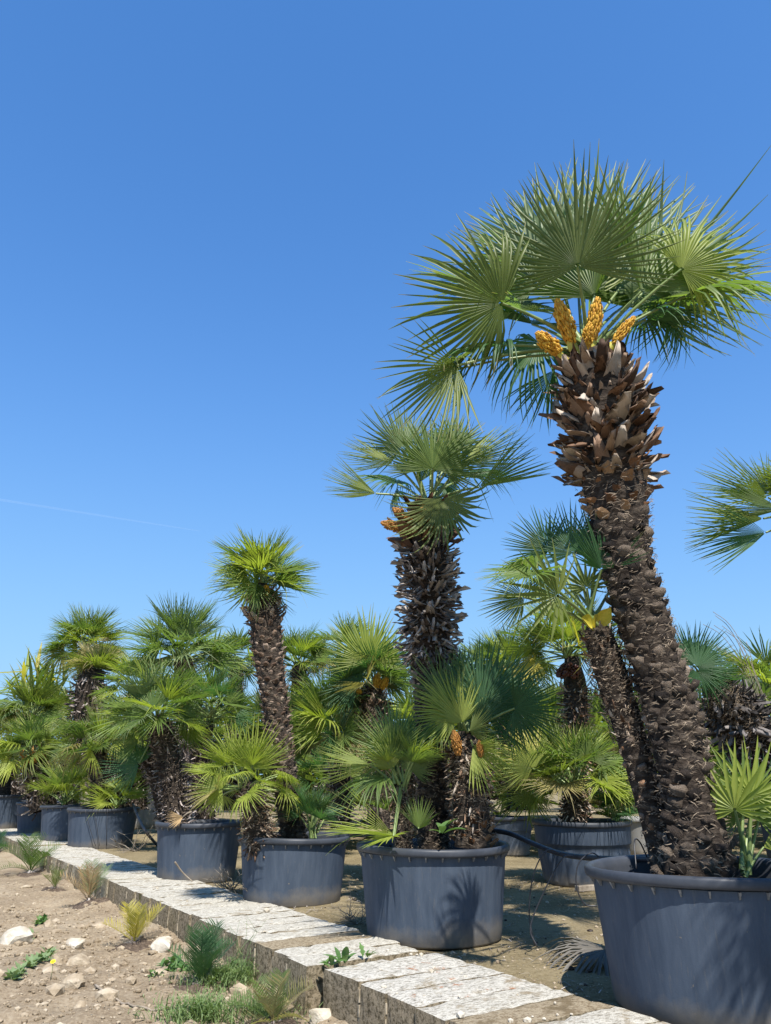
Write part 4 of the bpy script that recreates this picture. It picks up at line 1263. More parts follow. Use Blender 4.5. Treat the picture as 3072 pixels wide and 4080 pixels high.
# ---------------------------------------------------------------- palm fronds
def blade(name, mat, seed, n=34, spread=105, fuse=.45, cup=.2, droop=.15, jit=.05, segs=5, width=1.0, curl=.0):
    rg = random.Random(seed); sp = R(spread); V = []; F = []; T = []; LR = []; asym = rg.uniform(-.8, .8)
    d = sp / (n - 1)
    ts = [.03, fuse * .55, fuse, lerp(fuse, 1, .4), lerp(fuse, 1, .72), 1.0] if segs == 5 else [.03, fuse, lerp(fuse, 1, .5), 1.0]
    fu0 = fuse
    for i in range(n):
        fuse = fu0 * (1.12 if i % 3 else .86) * rg.uniform(.92, 1.08)
        ts = [.03, fuse * .55, fuse, lerp(fuse, 1, .4), lerp(fuse, 1, .72), 1.0] if segs == 5 else [.03, fuse, lerp(fuse, 1, .5), 1.0]
        u = -1 + 2 * i / (n - 1); th = u * sp + rg.gauss(0, d * .12)
        L = (.66 + .34 * math.cos(th * .70)) * rg.uniform(.90, 1.05)
        j1 = rg.gauss(0, jit); dr = droop * rg.uniform(.6, 1.5); bend = rg.gauss(0, jit * .8)
        if rg.random() < .09: dr += .5; bend *= 1.5
        psi = cup * abs(u) ** 1.4 * 1.3 * (1 + asym * u)
        base = len(V); lr = rg.random() ** 1.5 if rg.random() < .9 else 1.6; tipx = rg.uniform(-.06, .07)
        for q, t in enumerate(ts):
            r_ = t * L; ov = max(0, t - fuse)
            tt = th + j1 * ov * 1.2
            if t <= fuse: hw = r_ * d * 1.02
            else:
                e = (t - fuse) / (1 - fuse); hw = fuse * L * d * width * (1 - e ** 1.5) * (1.0 - .1 * e) + .0012
            ze = bend * ov + psi
            cz, sz = math.cos(ze), math.sin(ze)
            dx, dy, dz = math.sin(tt) * cz, math.cos(tt) * cz, sz
            px, py, pz = dx * r_, dy * r_, dz * r_ - dr * ov ** 1.7 * 1.3 - curl * r_ * r_
            if dr * ov > .05:
                k = 1 - .25 * dr * ov; px *= k; py *= k
            pl = hw * .95
            lx, ly = math.cos(tt), -math.sin(tt)
            V += [(px - lx * hw, py - ly * hw, pz + pl * .5), (px, py, pz - pl * .5), (px + lx * hw, py + ly * hw, pz + pl * .5)]
            T += [t + tipx] * 3; LR += [lr] * 3
        for q in range(len(ts) - 1):
            a = base + q * 3
            F += [(a, a + 1, a + 4, a + 3), (a + 1, a + 2, a + 5, a + 4)]
    me = mesh(name, V, F, [mat], True)
    at_ = me.attributes.new('tip', 'FLOAT', 'POINT'); at_.data.foreach_set('value', np.asarray(T, dtype=np.float32))
    at_ = me.attributes.new('leaflet', 'FLOAT', 'POINT'); at_.data.foreach_set('value', np.asarray(LR, dtype=np.float32))
    return me
SPEC = {'flat': dict(n=46, spread=108, fuse=.40, cup=.18, droop=.12, jit=.08, width=.9), 'cup': dict(n=32, spread=82, fuse=.36, cup=.55, droop=.05, jit=.09, width=.85),
        'droop': dict(n=40, spread=104, fuse=.40, cup=.10, droop=.55, jit=.10, curl=.10), 'closed': dict(n=30, spread=54, fuse=.42, cup=.5, droop=.06, jit=.07, width=1.0),
        'narrow': dict(n=28, spread=27, fuse=.40, cup=.35, droop=.08, jit=.07, width=1.15),
        'sparse': dict(n=16, spread=112, fuse=.30, cup=.15, droop=.08, jit=.05, width=.75), 'spiky': dict(n=30, spread=98, fuse=.28, cup=.35, droop=.12, jit=.13, width=.85),
        'mass': dict(n=14, spread=90, fuse=.34, cup=.3, droop=.2, jit=.12, segs=3), 'low': dict(n=24, spread=100, fuse=.32, cup=.30, droop=.18, jit=.13, segs=3),
        'lowc': dict(n=22, spread=66, fuse=.32, cup=.5, droop=.08, jit=.09, segs=3)}
_bl = {}
def get_blade(v, m, k):
    key = (v, m, k)
    if key not in _bl: _bl[key] = blade('frond', LM[m], hash((v, k)) % 9973 if False else (sum(map(ord, v)) * 31 + k * 7), **SPEC[v])
    return _bl[key]
def sword(mat, k):                                   # a yucca's stiff folded leaf
    V = []; F = []
    for q, t in enumerate((0, .2, .5, .8, 1)):
        hw = (.035, .05, .045, .022, .001)[q]; z = -.18 * t * t * (k % 3)
        V += [(-hw, t, z + hw * .5), (0, t, z), (hw, t, z + hw * .5)]
    for q in range(4):
        a = q * 3; F += [(a, a + 1, a + 4, a + 3), (a + 1, a + 2, a + 5, a + 4)]
    return mesh('leaf', V, F, [mat])
_sw = {}
CAM = Vector((0, 0, 1.0))

# ---------------------------------------------------------------- trunk pieces
def piece(kind, seed):
    """one leaf base: +Y along it, +Z its outer face, unit length"""
    rg = random.Random(seed * 13 + len(kind))
    if kind in ('scale', 'scar'):
        W = [.50, .56, .50, .34]; TH = [.10, .26, .34, .26]; ZC = [0, .10, .16, .16]; Y = [0, .45, .82, 1.0]
    elif kind in ('stub', 'cupb'):
        W = [.55, .52, .42, .26]; TH = [.08, .16, .18, .10]; ZC = [0, .04, .10, .22]; Y = [0, .4, .75, 1.0]
    elif kind in ('dry', 'dry2', 'spathe'):
        a = rg.uniform(-.25, .35); w_ = rg.uniform(.6, 1.15) * (1.3 if kind == 'spathe' else 1); W = [.19 * w_, .22 * w_, .20 * w_, .11 * w_]; TH = [.07, .05, .03, .012]; Y = [0, .35, .7, 1.0]; ZC = [0, .03, .05 + a * .35, a]
    else:
        a = rg.uniform(-.30, .15); w_ = rg.uniform(.6, 1.1); W = [.13 * w_, .14 * w_, .14 * w_, .09 * w_]; TH = [.04, .03, .02, .01]; Y = [0, .35, .7, 1.0]; ZC = [0, .02, .02 + a * .3, a]
    V = []; F = []; tw = rg.uniform(-.9, .9); bx = rg.uniform(-.22, .22)
    for q in range(4):
        w_ = W[q] * rg.uniform(.75, 1.2); sx = bx * Y[q] ** 2; th = TH[q]; cup = w_ * .35
        y = Y[q]; ca, sa = math.cos(tw * y), math.sin(tw * y)
        for (fx, zz) in ((-1, cup), (0, th * .5 - cup), (1, cup), (0, -th * .5 - cup)):
            px, pz = fx * w_, zz
            V.append((px * ca - pz * sa + sx, y + (rg.uniform(-.22, .16) if q == 3 else 0), ZC[q] + px * sa + pz * ca))
    if kind in ('scale', 'scar', 'stub', 'cupb'):
        V = []
        for q in range(4):
            w_ = W[q] * rg.uniform(.88, 1.12); th = TH[q]; y = Y[q]
            for (fx, zz) in ((-1, -.25 * th - .05), (-.45, .5 * th), (.45, .5 * th * rg.uniform(.8, 1.1)), (1, -.25 * th - .05), (0, -.5 * th)):
                V.append((fx * w_, y + (rg.uniform(-.14, .14) if q == 3 else 0), ZC[q] + zz - abs(fx) ** 2 * .12))
        n = 5
    else: n = 4
    for q in range(3):
        for k in range(n): F.append((q * n + k, q * n + (k + 1) % n, (q + 1) * n + (k + 1) % n, (q + 1) * n + k))
    F.append(tuple(range(3 * n, 4 * n)))
    F = [q[::-1] for q in F] if n == 4 else [q[::-1] for q in F]
    return np.array(V), F
PM = {'blackskirt': M_black, 'cupb': M_cup, 'scale': M_scale, 'scar': M_scar, 'stub': M_stub, 'dry': M_dry, 'dry2': M_dry, 'skirt': M_skirt, 'hang': M_dry, 'shag': M_shag, 'hairy': M_dry, 'spathe': M_spathe, 'orange': M_orange}
_pd = {}; _pme = {}
def pdata(kind, k):
    if (kind, k) not in _pd: _pd[(kind, k)] = piece(kind, k)
    return _pd[(kind, k)]
def pmesh(kind, k):
    if (kind, k) not in _pme:
        v, f = pdata(kind, k); _pme[(kind, k)] = mesh('leaf_base', v, f, [PM[kind]], kind != 'stub')
    return _pme[(kind, k)]
#        step(rel. radius), count/turn density, length, length jitter, tilt out(deg), tilt jitter
ZONE = {'scale': (.27, 9.5, .56, .18, 23, 7), 'scar': (.42, 7, .62, .12, 12, 5), 'stub': (.22, 9.5, .50, .20, 34, 9), 'cupb': (.24, 10, .46, .18, 32, 8), 'dry': (.074, 14, .64, .55, 68, 24), 'dry2': (.17, 11, .70, .35, 55, 22),
        'blackskirt': (.060, 14, .80, .45, 95, 30), 'skirt': (.056, 14, .86, .45, 112, 30), 'hang': (.10, 13, .60, .40, 122, 30), 'shag': (.12, 12, .58, .35, 85, 32), 'hairy': (.24, 9, .7, .3, 40, 22), 'spathe': (.20, 8, 1.5, .4, 52, 18), 'orange': (.2, 11, 1.0, .3, 22, 12)}
def build_trunk(root, P_, rg, loc):
    tr = P_['trunk']; pts = [Vector(t[:3]) - loc for t in tr]; rad = [t[3] * (.84 if P_['near'] >= 2 else 1) for t in tr]
    cs = [0]
    for i in range(1, len(pts)): cs.append(cs[-1] + (pts[i] - pts[i - 1]).length)
    tot = cs[-1]
    def ev(s):
        s = min(max(s, 0), tot)
        for i in range(1, len(cs)):
            if s <= cs[i] + 1e-9: break
        q = (s - cs[i - 1]) / max(1e-6, cs[i] - cs[i - 1])
        return pts[i - 1].lerp(pts[i], q), lerp(rad[i - 1], rad[i], q), (pts[i] - pts[i - 1]).normalized()
    near = P_['near']
    nr = max(4, int(tot / .05)) if near >= 2 else max(4, int(tot / .15)); ns = 28 if near >= 2 else 12
    V = []; F = []; up = Vector((0, 0, 1))
    for i in range(nr + 1):
        p, r_, d = ev(tot * i / nr)
        u = Vector((1, 0, 0)); u = (u - d * u.dot(d)).normalized(); b = d.cross(u)
        for k in range(ns):
            a = 2 * math.pi * k / ns; dirv = u * math.cos(a) + b * math.sin(a); q = p + dirv * r_
            V.append(q + dirv * r_ * .10 * noise.noise((q + loc) * (3.2 / max(r_, .03) * .3)))
    for i in range(nr):
        for k in range(ns): F.append((i * ns + k, i * ns + (k + 1) % ns, (i + 1) * ns + (k + 1) % ns, (i + 1) * ns + k))
    F.append(tuple(nr * ns + k for k in range(ns)))
    tk = obj('trunk', mesh('trunk', [tuple(p) for p in V], F, [M_bark]), root)
    items = []
    for kind, s0, s1 in P_['style']:
        step, dens, ln, lj, tilt, tj = ZONE[kind]
        s = s0 * tot; k = 0; ang = rg.uniform(0, 6.28)
        while s < s1 * tot:
            p, r_, d = ev(s); r_ = max(r_, .035)
            rr = max(r_, .06)
            u = Vector((1, 0, 0)); u = (u - d * u.dot(d)).normalized(); b = d.cross(u)
            a = ang + rg.uniform(-.08, .08); rv = u * math.cos(a) + b * math.sin(a)
            pos = (s / tot - s0) / (s1 - s0)
            tl = R(tilt + rg.gauss(0, tj) + (lerp(28, -40, pos) if kind in ('skirt', 'hang') else lerp(12, -22, pos) if kind == 'dry' else 0))
            yv = d * math.cos(tl) + rv * math.sin(tl); zv = rv * math.cos(tl) - d * math.sin(tl)
            if kind in ('skirt', 'hang', 'shag', 'dry', 'dry2', 'blackskirt'): zv = zv + b * rg.uniform(-.8, .8); yv = yv + (b * math.cos(a) - u * math.sin(a)) * rg.uniform(-.35, .35)
            L = rr * ln * (1 + rg.uniform(-lj, lj))
            L = min(L, .30)
            wx = 1.0 if kind not in ('scale', 'scar', 'stub', 'cupb') else 1.0
            M = frame(p + rv * r_ * (.84 if kind in ('scale', 'scar') else .9), yv, zv) @ Matrix.Diagonal((L * wx, L, L, 1))
            vis = rv.dot((CAM - (p + loc)).normalized())
            items.append((vis, kind, rg.randrange(6), M, rg.random(), p + rv * r_, rv, d, r_))
            ang += 2.39996; s += step * rr * 2.2 / dens
    if not items: return tk
    lim = {3: 290, 2: 150}.get(near, 0)
    if lim:
        order = sorted(range(len(items)), key=lambda i: -items[i][0]); show = set(order[:lim])
    else: show = set()
    acc = {}
    for i, (vis, kind, k, M, rn, *_r) in enumerate(items):
        if i in show: obj('leaf_base', pmesh(kind, k), root, M)
        elif vis > -.55 or near < 2 or True:
            v, f = pdata(kind, k); acc.setdefault(kind, Acc()).add(v, f, M, rn)
    for kind, a in acc.items():
        tag(obj('leaf_bases', a.mesh('leaf_bases', [PM[kind]], False), root), kind='stuff')
    # torn fibre between the leaf bases
    fa = Acc(); cnt = {3: 14, 2: 7}.get(near, 0)
    for it in items:
        vis, kind, k, M, rn, p, rv, d, r_ = it
        if vis < -.3 or kind in ('dry', 'skirt', 'hang', 'spathe', 'shag'): 
            if kind not in ('hang', 'shag') or rg.random() < .6: continue
        for _ in range(cnt if kind != 'hairy' else cnt + 4):
            tg = d.cross(rv); o = p + rv * r_ * rg.uniform(.05, .22) + tg * r_ * rg.uniform(-.3, .3) + d * r_ * rg.uniform(0, .5)
            dirv = (tg * rg.choice((-1, 1)) * rg.uniform(.4, 1) + d * rg.uniform(-.5, .7) + rv * rg.uniform(-.1, .5)).normalized()
            L = r_ * rg.uniform(.10, .38); wv = .0010 + .0014 * rg.random()
            side = dirv.cross(rv).normalized() * wv
            c1 = o + dirv * L * .5 + rv * L * rg.uniform(-.02, .15); e = o + dirv * L + d * L * rg.uniform(-.4, .2) - rv * L * rg.uniform(0, .25)
            fa.add([o - side, o + side, c1 - side + rv * wv, c1 + side + rv * wv, e], [(0, 1, 3, 2), (2, 3, 4)], None, rg.random())
    if fa.n: tag(obj('trunk_fibre', fa.mesh('trunk_fibre', [M_fibre], False), root), kind='stuff')
    return tk

# ---------------------------------------------------------------- flower clusters
ico = None
def ico_data(sub=1):
    import bmesh
    bm = bmesh.new(); bmesh.ops.create_icosphere(bm, subdivisions=sub, radius=1.0)
    v = np.array([tuple(x.co) for x in bm.verts]); f = [tuple(q.index for q in x.verts) for x in bm.faces]; bm.free(); return v, f
ICO1 = ico_data(1); ICO2 = ico_data(2); ICO3 = ico_data(3)
_cl = {}
def cluster_mesh(colr, k):
    if (colr, k) in _cl: return _cl[(colr, k)]
    rg = random.Random(k + 77); a = Acc()
    nb = 330 if colr != 'fruit' else 60; br = .068 if colr != 'fruit' else .15
    for i in range(nb):
        t = (i + .5) / nb; y = t; pr = (math.sin(math.pi * min(1, t * .93 + .07)) ** .55) * .42 * rg.uniform(.70, 1.08)
        an = i * 2.39996 + rg.uniform(-.2, .2); pr *= 1 + .22 * math.sin(5 * an + 9 * t + k); b = br * rg.uniform(.7, 1.15)
        a.add(ICO1[0] * b, ICO1[1], Matrix.Translation((pr * math.cos(an), y + rg.uniform(-.03, .03), pr * math.sin(an))), rg.random())
    a.add(ICO2[0] * np.array((.30, .46, .30)), ICO2[1], Matrix.Translation((0, .5, 0)), .1)
    _cl[(colr, k)] = a.mesh('flower_cluster', [{'gold': M_gold, 'rust': M_rust, 'fruit': M_fruit}[colr]])
    return _cl[(colr, k)]
_br = None
def bract_mesh():
    global _br
    if _br: return _br
    V = []; F = []; n = 6
    for q, t in enumerate((0, .2, .45, .7, .9, 1.05)):
        w_ = (.16, .30, .36, .30, .16, .02)[q]; z = .32 * (1 - math.cos(t * 1.2)) - .20
        for k in range(5):
            u = -1 + k / 2; V.append((u * w_, t, z + (u * u) * w_ * .6))
    for q in range(5):
        for k in range(4): F.append((q * 5 + k, q * 5 + k + 1, q * 5 + k + 6, q * 5 + k + 5))
    V2 = [(x, y, z - .03) for x, y, z in V]; n0 = len(V)
    F += [tuple(i + n0 for i in q[::-1]) for q in F]
    _br = mesh('bract', V + V2, F, [M_bract]); return _br

# ---------------------------------------------------------------- palms
def petiole(root, P0, H, r_, ctrl):
    pts = [P0.lerp(ctrl, t).lerp(ctrl.lerp(H, t), t) for t in (0, .25, .5, .75, 1.0)]
    v, f = tube_data(pts, [r_ * 1.7, r_ * 1.15, r_, r_ * .9, r_ * .75], 5, False)
    return mesh('petiole', v, f, [M_petiole])
def make_palm(P_):
    rg = random.Random(P_['seed']); C = Vector(P_['C'])
    loc = Vector((P_['trunk'][0][0], P_['trunk'][0][1], P_['trunk'][0][2]))
    root = empty('fan_palm' if P_['kind'] == 'fan' else 'yucca_plant', loc)
    tag(root, P_['label'], 'palm' if P_['kind'] == 'fan' else 'yucca', 'palms and yuccas of the nursery rows')
    if P_['style'] or P_['trunk'][0][3] > .04 : build_trunk(root, P_, rg, loc)
    near = P_['near']; Cl = C - loc
    cr = Vector(P_['trunk'][-1][:3]); tl = P_['trunk']
    ax = (Vector(tl[-1][:3]) - Vector(tl[-2][:3])).normalized(); 
    def put(H, D, Nn, Rr, v, m, pet=True, ctrl=None, k=None):
        me = get_blade(v, m, rg.randrange(5) if k is None else k)
        M = frame(H, D, Nn) @ Matrix.Diagonal((Rr, Rr, Rr, 1))
        o = obj('frond', me, root, M)
        if pet and near >= 1:
            base = Cl + Vector((rg.uniform(-1, 1), rg.uniform(-1, 1), rg.uniform(-1.5, .2))) * .04
            ln = (H - base).length
            if ln > .04:
                ct = ctrl or (base.lerp(H, .5) + Vector((0, 0, ln * .08)))
                pm = petiole(root, base, H, min(.012, .006 + .010 * Rr) , ct)
                pe = obj('petiole', pm, o); pe.matrix_local = M.inverted()
        return o
    for (h, t, v, m, face) in P_['fr']:
        H = Vector(h) - loc; T = Vector(t) - loc; D = T - H; Rr = D.length * .97
        out = H - Cl
        if face == 'cam':
            Nn = (CAM - Vector(h)).normalized() + Vector((rg.uniform(-.3, .3), rg.uniform(-.2, .2), rg.uniform(-.1, .35)))
            if rg.random() < .35: Nn = -Nn
        else:
            Nn = Vector((0, 0, 1)) - out.normalized() * .2 + Vector((rg.uniform(-.25, .25), -.35 + rg.uniform(-.25, .25), 0))
        put(H, D, Nn, Rr, v, m)
    n, Rm = round(P_['n'] * 1.25), P_['R'] * 1.2
    if P_['kind'] == 'yucca':
        for i in range(n):
            for j in range(3):
                az = i * 2.39996 + rg.uniform(-.3, .3); el = R(lerp(P_['emax'], P_['emin'], (i + .5) / n) + rg.uniform(-12, 12))
                d = Vector((math.cos(az) * math.cos(el), math.sin(az) * math.cos(el), math.sin(el)))
                m = rg.choice(P_['mats']); kk = rg.randrange(3)
                if (m, kk) not in _sw: _sw[(m, kk)] = sword(LM[m], kk)
                o = obj('leaf', _sw[(m, kk)], root, frame(Cl + d * .05 + Vector((rg.uniform(-1, 1), rg.uniform(-1, 1), rg.uniform(-1, .6))) * Rm * .45, d, Vector((0, 0, 1)) - d * .2) @ Matrix.Scale(Rm * rg.uniform(.5, .75), 4))
    else:
        for i in range(n):
            t = (i + .5) / n
            az = i * 2.39996 + rg.uniform(-.35, .35)
            el = R(lerp(P_['emax'], P_['emin'], t ** .85) + rg.uniform(-8, 8))
            rad_ = Vector((math.cos(az), math.sin(az), 0)); d = (rad_ * math.cos(el) + Vector((0, 0, 1)) * math.sin(el) + ax * .12).normalized()
            Lp = Rm * P_['pet'] * rg.uniform(.8, 1.15); Rb = Rm * (1 - P_['pet']) * rg.uniform(.85, 1.15)
            H = Cl + d * Lp - Vector((0, 0, Lp * .06))
            e2 = el - R(rg.uniform(4, 26)); D = rad_ * math.cos(e2) + Vector((0, 0, 1)) * math.sin(e2)
            Nn = Vector((0, 0, 1)) * .7 - rad_ * .7 + Vector((rg.uniform(-.45, .45), rg.uniform(-.45, .45), 0))
            if near >= 1: v = rg.choice(('flat', 'spiky', 'spiky', 'cup', 'cup', 'droop')) if el < R(50) else rg.choice(('cup', 'closed', 'spiky'))
            else: v = rg.choice(('low', 'low', 'lowc'))
            put(H, D, Nn, Rb, v, 'straw' if t > .75 and rg.random() < .10 else rg.choice(P_['mats']))
    for (b0, t0, rp, colr) in P_['fl']:
        B = Vector(b0) - loc; T = Vector(t0) - loc; D = T - B; L = D.length
        if colr == 'bract':
            o = obj('bract', bract_mesh(), root, frame(B, D, Vector((0, -1, .3))) @ Matrix.Scale(L, 4)); continue
        cs = B + D * (.36 if colr != 'fruit' else 0); Lc = L * (.86 if colr != 'fruit' else 1)
        M = frame(cs, D, Vector((0, -1, .2))) @ Matrix.Diagonal((rp * .82 / .44, Lc, rp * .82 / .44, 1))
        o = obj('flower_cluster', cluster_mesh(colr, rg.randrange(3)), root, M)
        if colr == 'gold' and near >= 3:
            W = frame(B, D, Vector((-.2, 1, -.2))) @ Matrix.Diagonal((L * .34, L * .5, L * .34, 1))
            b = obj('bract', bract_mesh(), o); b.matrix_local = M.inverted() @ W
    return root
for P_ in PALMS: make_palm(P_)

# a far belt of the same palms, read as one mass between the crowns
LM['mass'] = leaf_mat('leaf_mixed_green', (.05, .09, .03), (.24, .27, .07), (.17, .20, .09))
def far_mass():
    rg = random.Random(404); a = Acc(); bd = {}
    for k in range(4):
        me = get_blade('mass', 'mass', k); bd[k] = (np.array([tuple(x.co) for x in me.vertices]), [tuple(p.vertices) for p in me.polygons])
    for i in range(330):
        y = 12.5 + 20 * rg.random() ** 1.4; x = rg.uniform(-.68, .62) * y
        if x * NV[0] + y * NV[1] < 4.6: continue
        if any((x - p[1]) ** 2 + (y - p[2]) ** 2 < 1.1 for p in POTS): continue
        z = rg.uniform(.25, 1.3) if i % 2 else rg.uniform(1.0, 2.35); Rm = rg.uniform(.7, 1.15); tone = rg.random() * .8
        for j in range(15):
            az = j * 2.39996 + rg.uniform(-.3, .3); el = R(lerp(78, -20, (j + .5) / 15) + rg.uniform(-8, 8))
            d = Vector((math.cos(az) * math.cos(el), math.sin(az) * math.cos(el), math.sin(el)))
            a.add(*bd[j % 4], frame(Vector((x, y, z)) + d * Rm * .4, d, Vector((0, 0, 1)) - d * .4) @ Matrix.Scale(Rm * .6, 4), tone + rg.random() * .2)
    tag(obj('distant_palms', a.mesh('distant_palms', [LM['mass']])), kind='stuff')
far_mass()

# ---------------------------------------------------------------- hoses and sticks
def tube_obj(name, pts, r_, mat, label, cat, n=8, group=None, taper=1.0):
    L = len(pts); v, f = tube_data(pts, [lerp(r_, r_ * taper, i / (L - 1)) for i in range(L)], n)
    return tag(obj(name, mesh(name, v, f, [mat])), label, cat, group)
tube_obj('irrigation_hose', spline(HOSE), .017, M_hose, 'thick black irrigation hose sagging from the middle pot to the large right pot', 'hose')
tube_obj('irrigation_hose', spline(HOSE2), .022, M_hose_grey, 'grey hose leaning from the rim of a far pot down to the gravel', 'hose')
def hang_tube(a, b, sag, r_=.004, nn=10):
    a, b = Vector(a), Vector(b)
    return [tuple(a.lerp(b, t / nn) - Vector((0, 0, sag * 4 * (t / nn) * (1 - t / nn)))) for t in range(nn + 1)]
def drip(i, p, q, sag, label): tube_obj('drip_tube', hang_tube(p, q, sag), .0042, M_hose, label, 'drip tube', 5, 'thin drip tubes of the watering line')
h3 = [Vector(p) for p in HOSE]
def arc(label, *p): tube_obj('drip_tube', spline(p, 6), .0042, M_hose, label, 'drip tube', 5, 'thin drip tubes of the watering line')
V3 = Vector
q = h3[3]; arc('thin drip tube arching off the middle of the black hose to the ground', q, q + V3((-.10, .0, .02)), q + V3((-.19, .01, -.12)), q + V3((-.23, .02, -.34)), q + V3((-.21, .0, -.52)))
q = h3[3].lerp(h3[4], .35); arc('drip tube falling from the hose in a wide bow, beside the arching one', q, q + V3((-.08, .02, -.02)), q + V3((-.20, .03, -.20)), q + V3((-.30, .03, -.40)), q + V3((-.27, .0, -.50)))
q = h3[4]; arc('short drip tube bowing from the hose near the large pot', q, q + V3((-.06, .0, .03)), q + V3((-.14, .0, -.03)), q + V3((-.16, .0, -.15)), q + V3((-.12, .0, -.24)), q + V3((-.05, .0, -.25)))
q = h3[5]; arc('drip tube rising from the hose over the rim of the large right pot', q, q + V3((-.05, -.05, .09)), q + V3((-.10, -.12, .10)), V3((q.x - .13, q.y - .2, .56)))
p5 = POTS[4]; p5c = Vector((p5[1], p5[2], p5[4]))
for k, (a0, a1, s_) in enumerate(((-1.75, -1.35, .02), (-1.52, -1.25, -.03), (-1.15, -1.05, .05))):
    A_ = p5c + Vector((math.cos(a0), math.sin(a0), -.02)) * (p5[3] + .008); B_ = Vector((p5c.x + math.cos(a1) * (p5[3] - .015), p5c.y + math.sin(a1) * (p5[3] - .015), .06))
    drip(4 + k, A_, B_, s_, ('long thin black tube hanging down the front of the hose pot', 'middle thin tube down the front of the hose pot', 'curled thin tube at the right side of the hose pot')[k])
tube_obj('reed_stalk', [(p[0], p[1], bank_z(p[0], p[1]) + .012) for p in spline(REED)], .008, M_wood, 'long curved dry reed lying on the bank', 'reed', 6, None, .4)
tube_obj('dry_stick', spline(STICK), .010, M_wood, 'pale bare stick leaning on the pot with the dead leaf', 'stick', 6, None, .6)
def branch_thing(name, loc, label, cat, n, L, mat, seed, spread=1.0, r_=.004, group=None):
    rg = random.Random(seed); a = Acc()
    for i in range(n):
        az = rg.uniform(0, 6.28); el = rg.uniform(.15, 1.3); l = L * rg.uniform(.5, 1)
        d = Vector((math.cos(az) * math.cos(el) * spread, math.sin(az) * math.cos(el) * spread, math.sin(el)))
        p = [Vector((rg.uniform(-.05, .05), rg.uniform(-.05, .05), 0))]
        for q in range(4):
            d = (d + Vector((rg.uniform(-.4, .4), rg.uniform(-.4, .4), rg.uniform(-.3, .2)))).normalized(); p.append(p[-1] + d * l / 4)
        for w_ in p: w_.z = max(w_.z, .004)
        v, f = tube_data(p, [r_, r_ * .9, r_ * .8, r_ * .6, r_ * .3], 4); a.add(v, f)
        for _ in range(2):
            k = rg.randrange(1, 4); e = p[k] + Vector((rg.uniform(-1, 1), rg.uniform(-1, 1), rg.uniform(-.2, 1))).normalized() * l * .3; e.z = max(e.z, .004)
            v, f = tube_data([p[k], e], [r_ * .6, r_ * .2], 4); a.add(v, f)
    o = obj(name, a.mesh(name, [mat])); o.location = loc; return tag(o, label, cat, group)
branch_thing('dead_brush', BRUSH, 'tangle of dead twigs between the dead leaf pot and its right neighbour', 'twigs', 26, .32, M_wood, 3)
for i, (px, lab) in enumerate(((.20, 'dark twig litter on the gravel left of the middle pot'), (-1.15, 'dry twigs on the gravel in front of the third pot'))):
    y_ = 6.3 if i == 0 else 7.35
    branch_thing('twig_litter', (px - .42 if i == 0 else px, y_, .0), lab, 'twigs', 18, .34, M_wood, 30 + i, 1.6, .0035)
branch_thing('twig_litter', (-3.7, 12.3, 0), 'fallen twigs on the gravel between the hose pot and the dead leaf pot', 'twigs', 16, .5, M_wood, 37, 1.6, .006)
# tall thin dry flower stalks at the right
a = Acc(); rg = random.Random(8)
for i in range(9):
    b0 = Vector((rg.uniform(-.06, .06), rg.uniform(-.06, .06), 0)); lean = rg.uniform(-.6, -.05); h = rg.uniform(.55, .95)
    pts = [b0, b0 + Vector((lean * .2, 0, h * .5)), b0 + Vector((lean * .5, 0, h * .85)), b0 + Vector((lean * .85, 0, h))]
    v, f = tube_data(spline(pts, 4), [.003] * 13, 4); a.add(v, f)
o = obj('dry_grass_stalks', a.mesh('dry_grass_stalks', [M_wood])); o.location = STALKS; tag(o, 'thin dry grass stalks arching against the sky at the right edge', 'grass stalks')
# a plank end by the fluted pot
import bmesh
def box(name, a, b, wd, ht, mat, label, cat):
    a, b = Vector(a), Vector(b); d = b - a; bm = bmesh.new(); bmesh.ops.create_cube(bm, size=1.0)
    bmesh.ops.scale(bm, vec=(d.length, wd, ht), verts=bm.verts); bmesh.ops.bevel(bm, geom=bm.edges[:], offset=.004, segments=1, affect='EDGES')
    me = bpy.data.meshes.new(name); bm.to_mesh(me); bm.free(); me.materials.append(mat)
    o = obj(name, me); o.location = (a + b) / 2 + Vector((0, 0, ht / 2)); o.rotation_euler = (0, 0, math.atan2(d.y, d.x)); return tag(o, label, cat)
box('wood_offcut', PLANK[0], PLANK[1], .07, .05, M_wood, 'short wooden offcut on the gravel at the foot of the fluted pot', 'wood')
# fallen and hanging dead leaves
def loose_frond(name, H, T, v, m, label, z=(0, 0, 1), stalk=.15):
    H, T = Vector(H), Vector(T); root = empty(name, H); tag(root, label, 'dead leaf')
    D = T - H; M = frame((0, 0, 0), D, z) @ Matrix.Scale(D.length, 4)
    bl = obj('blade', get_blade(v, m, 1), root, M)
    d = D.normalized(); vv, ff = tube_data([(0, 0, 0), tuple(-d * stalk * .5 + Vector((0, 0, .01))), tuple(-d * stalk)], [.008, .009, .010], 6)
    obj('stalk', mesh('stalk', vv, ff, [M_wood]), root); return root
loose_frond('fallen_frond', Vector(FALLEN[0]) + Vector((0, 0, .05)), Vector(FALLEN[1]) + Vector((0, 0, .03)), 'droop', 'grey', 'dry grey fan leaf lying on the gravel left of the large right pot', (0, -.2, 1))
loose_frond('hanging_frond', DEAD[0], DEAD[1], 'closed', 'dry', 'dead tan leaf hanging over the left rim of a black pot', (0, -1, .3), .1)

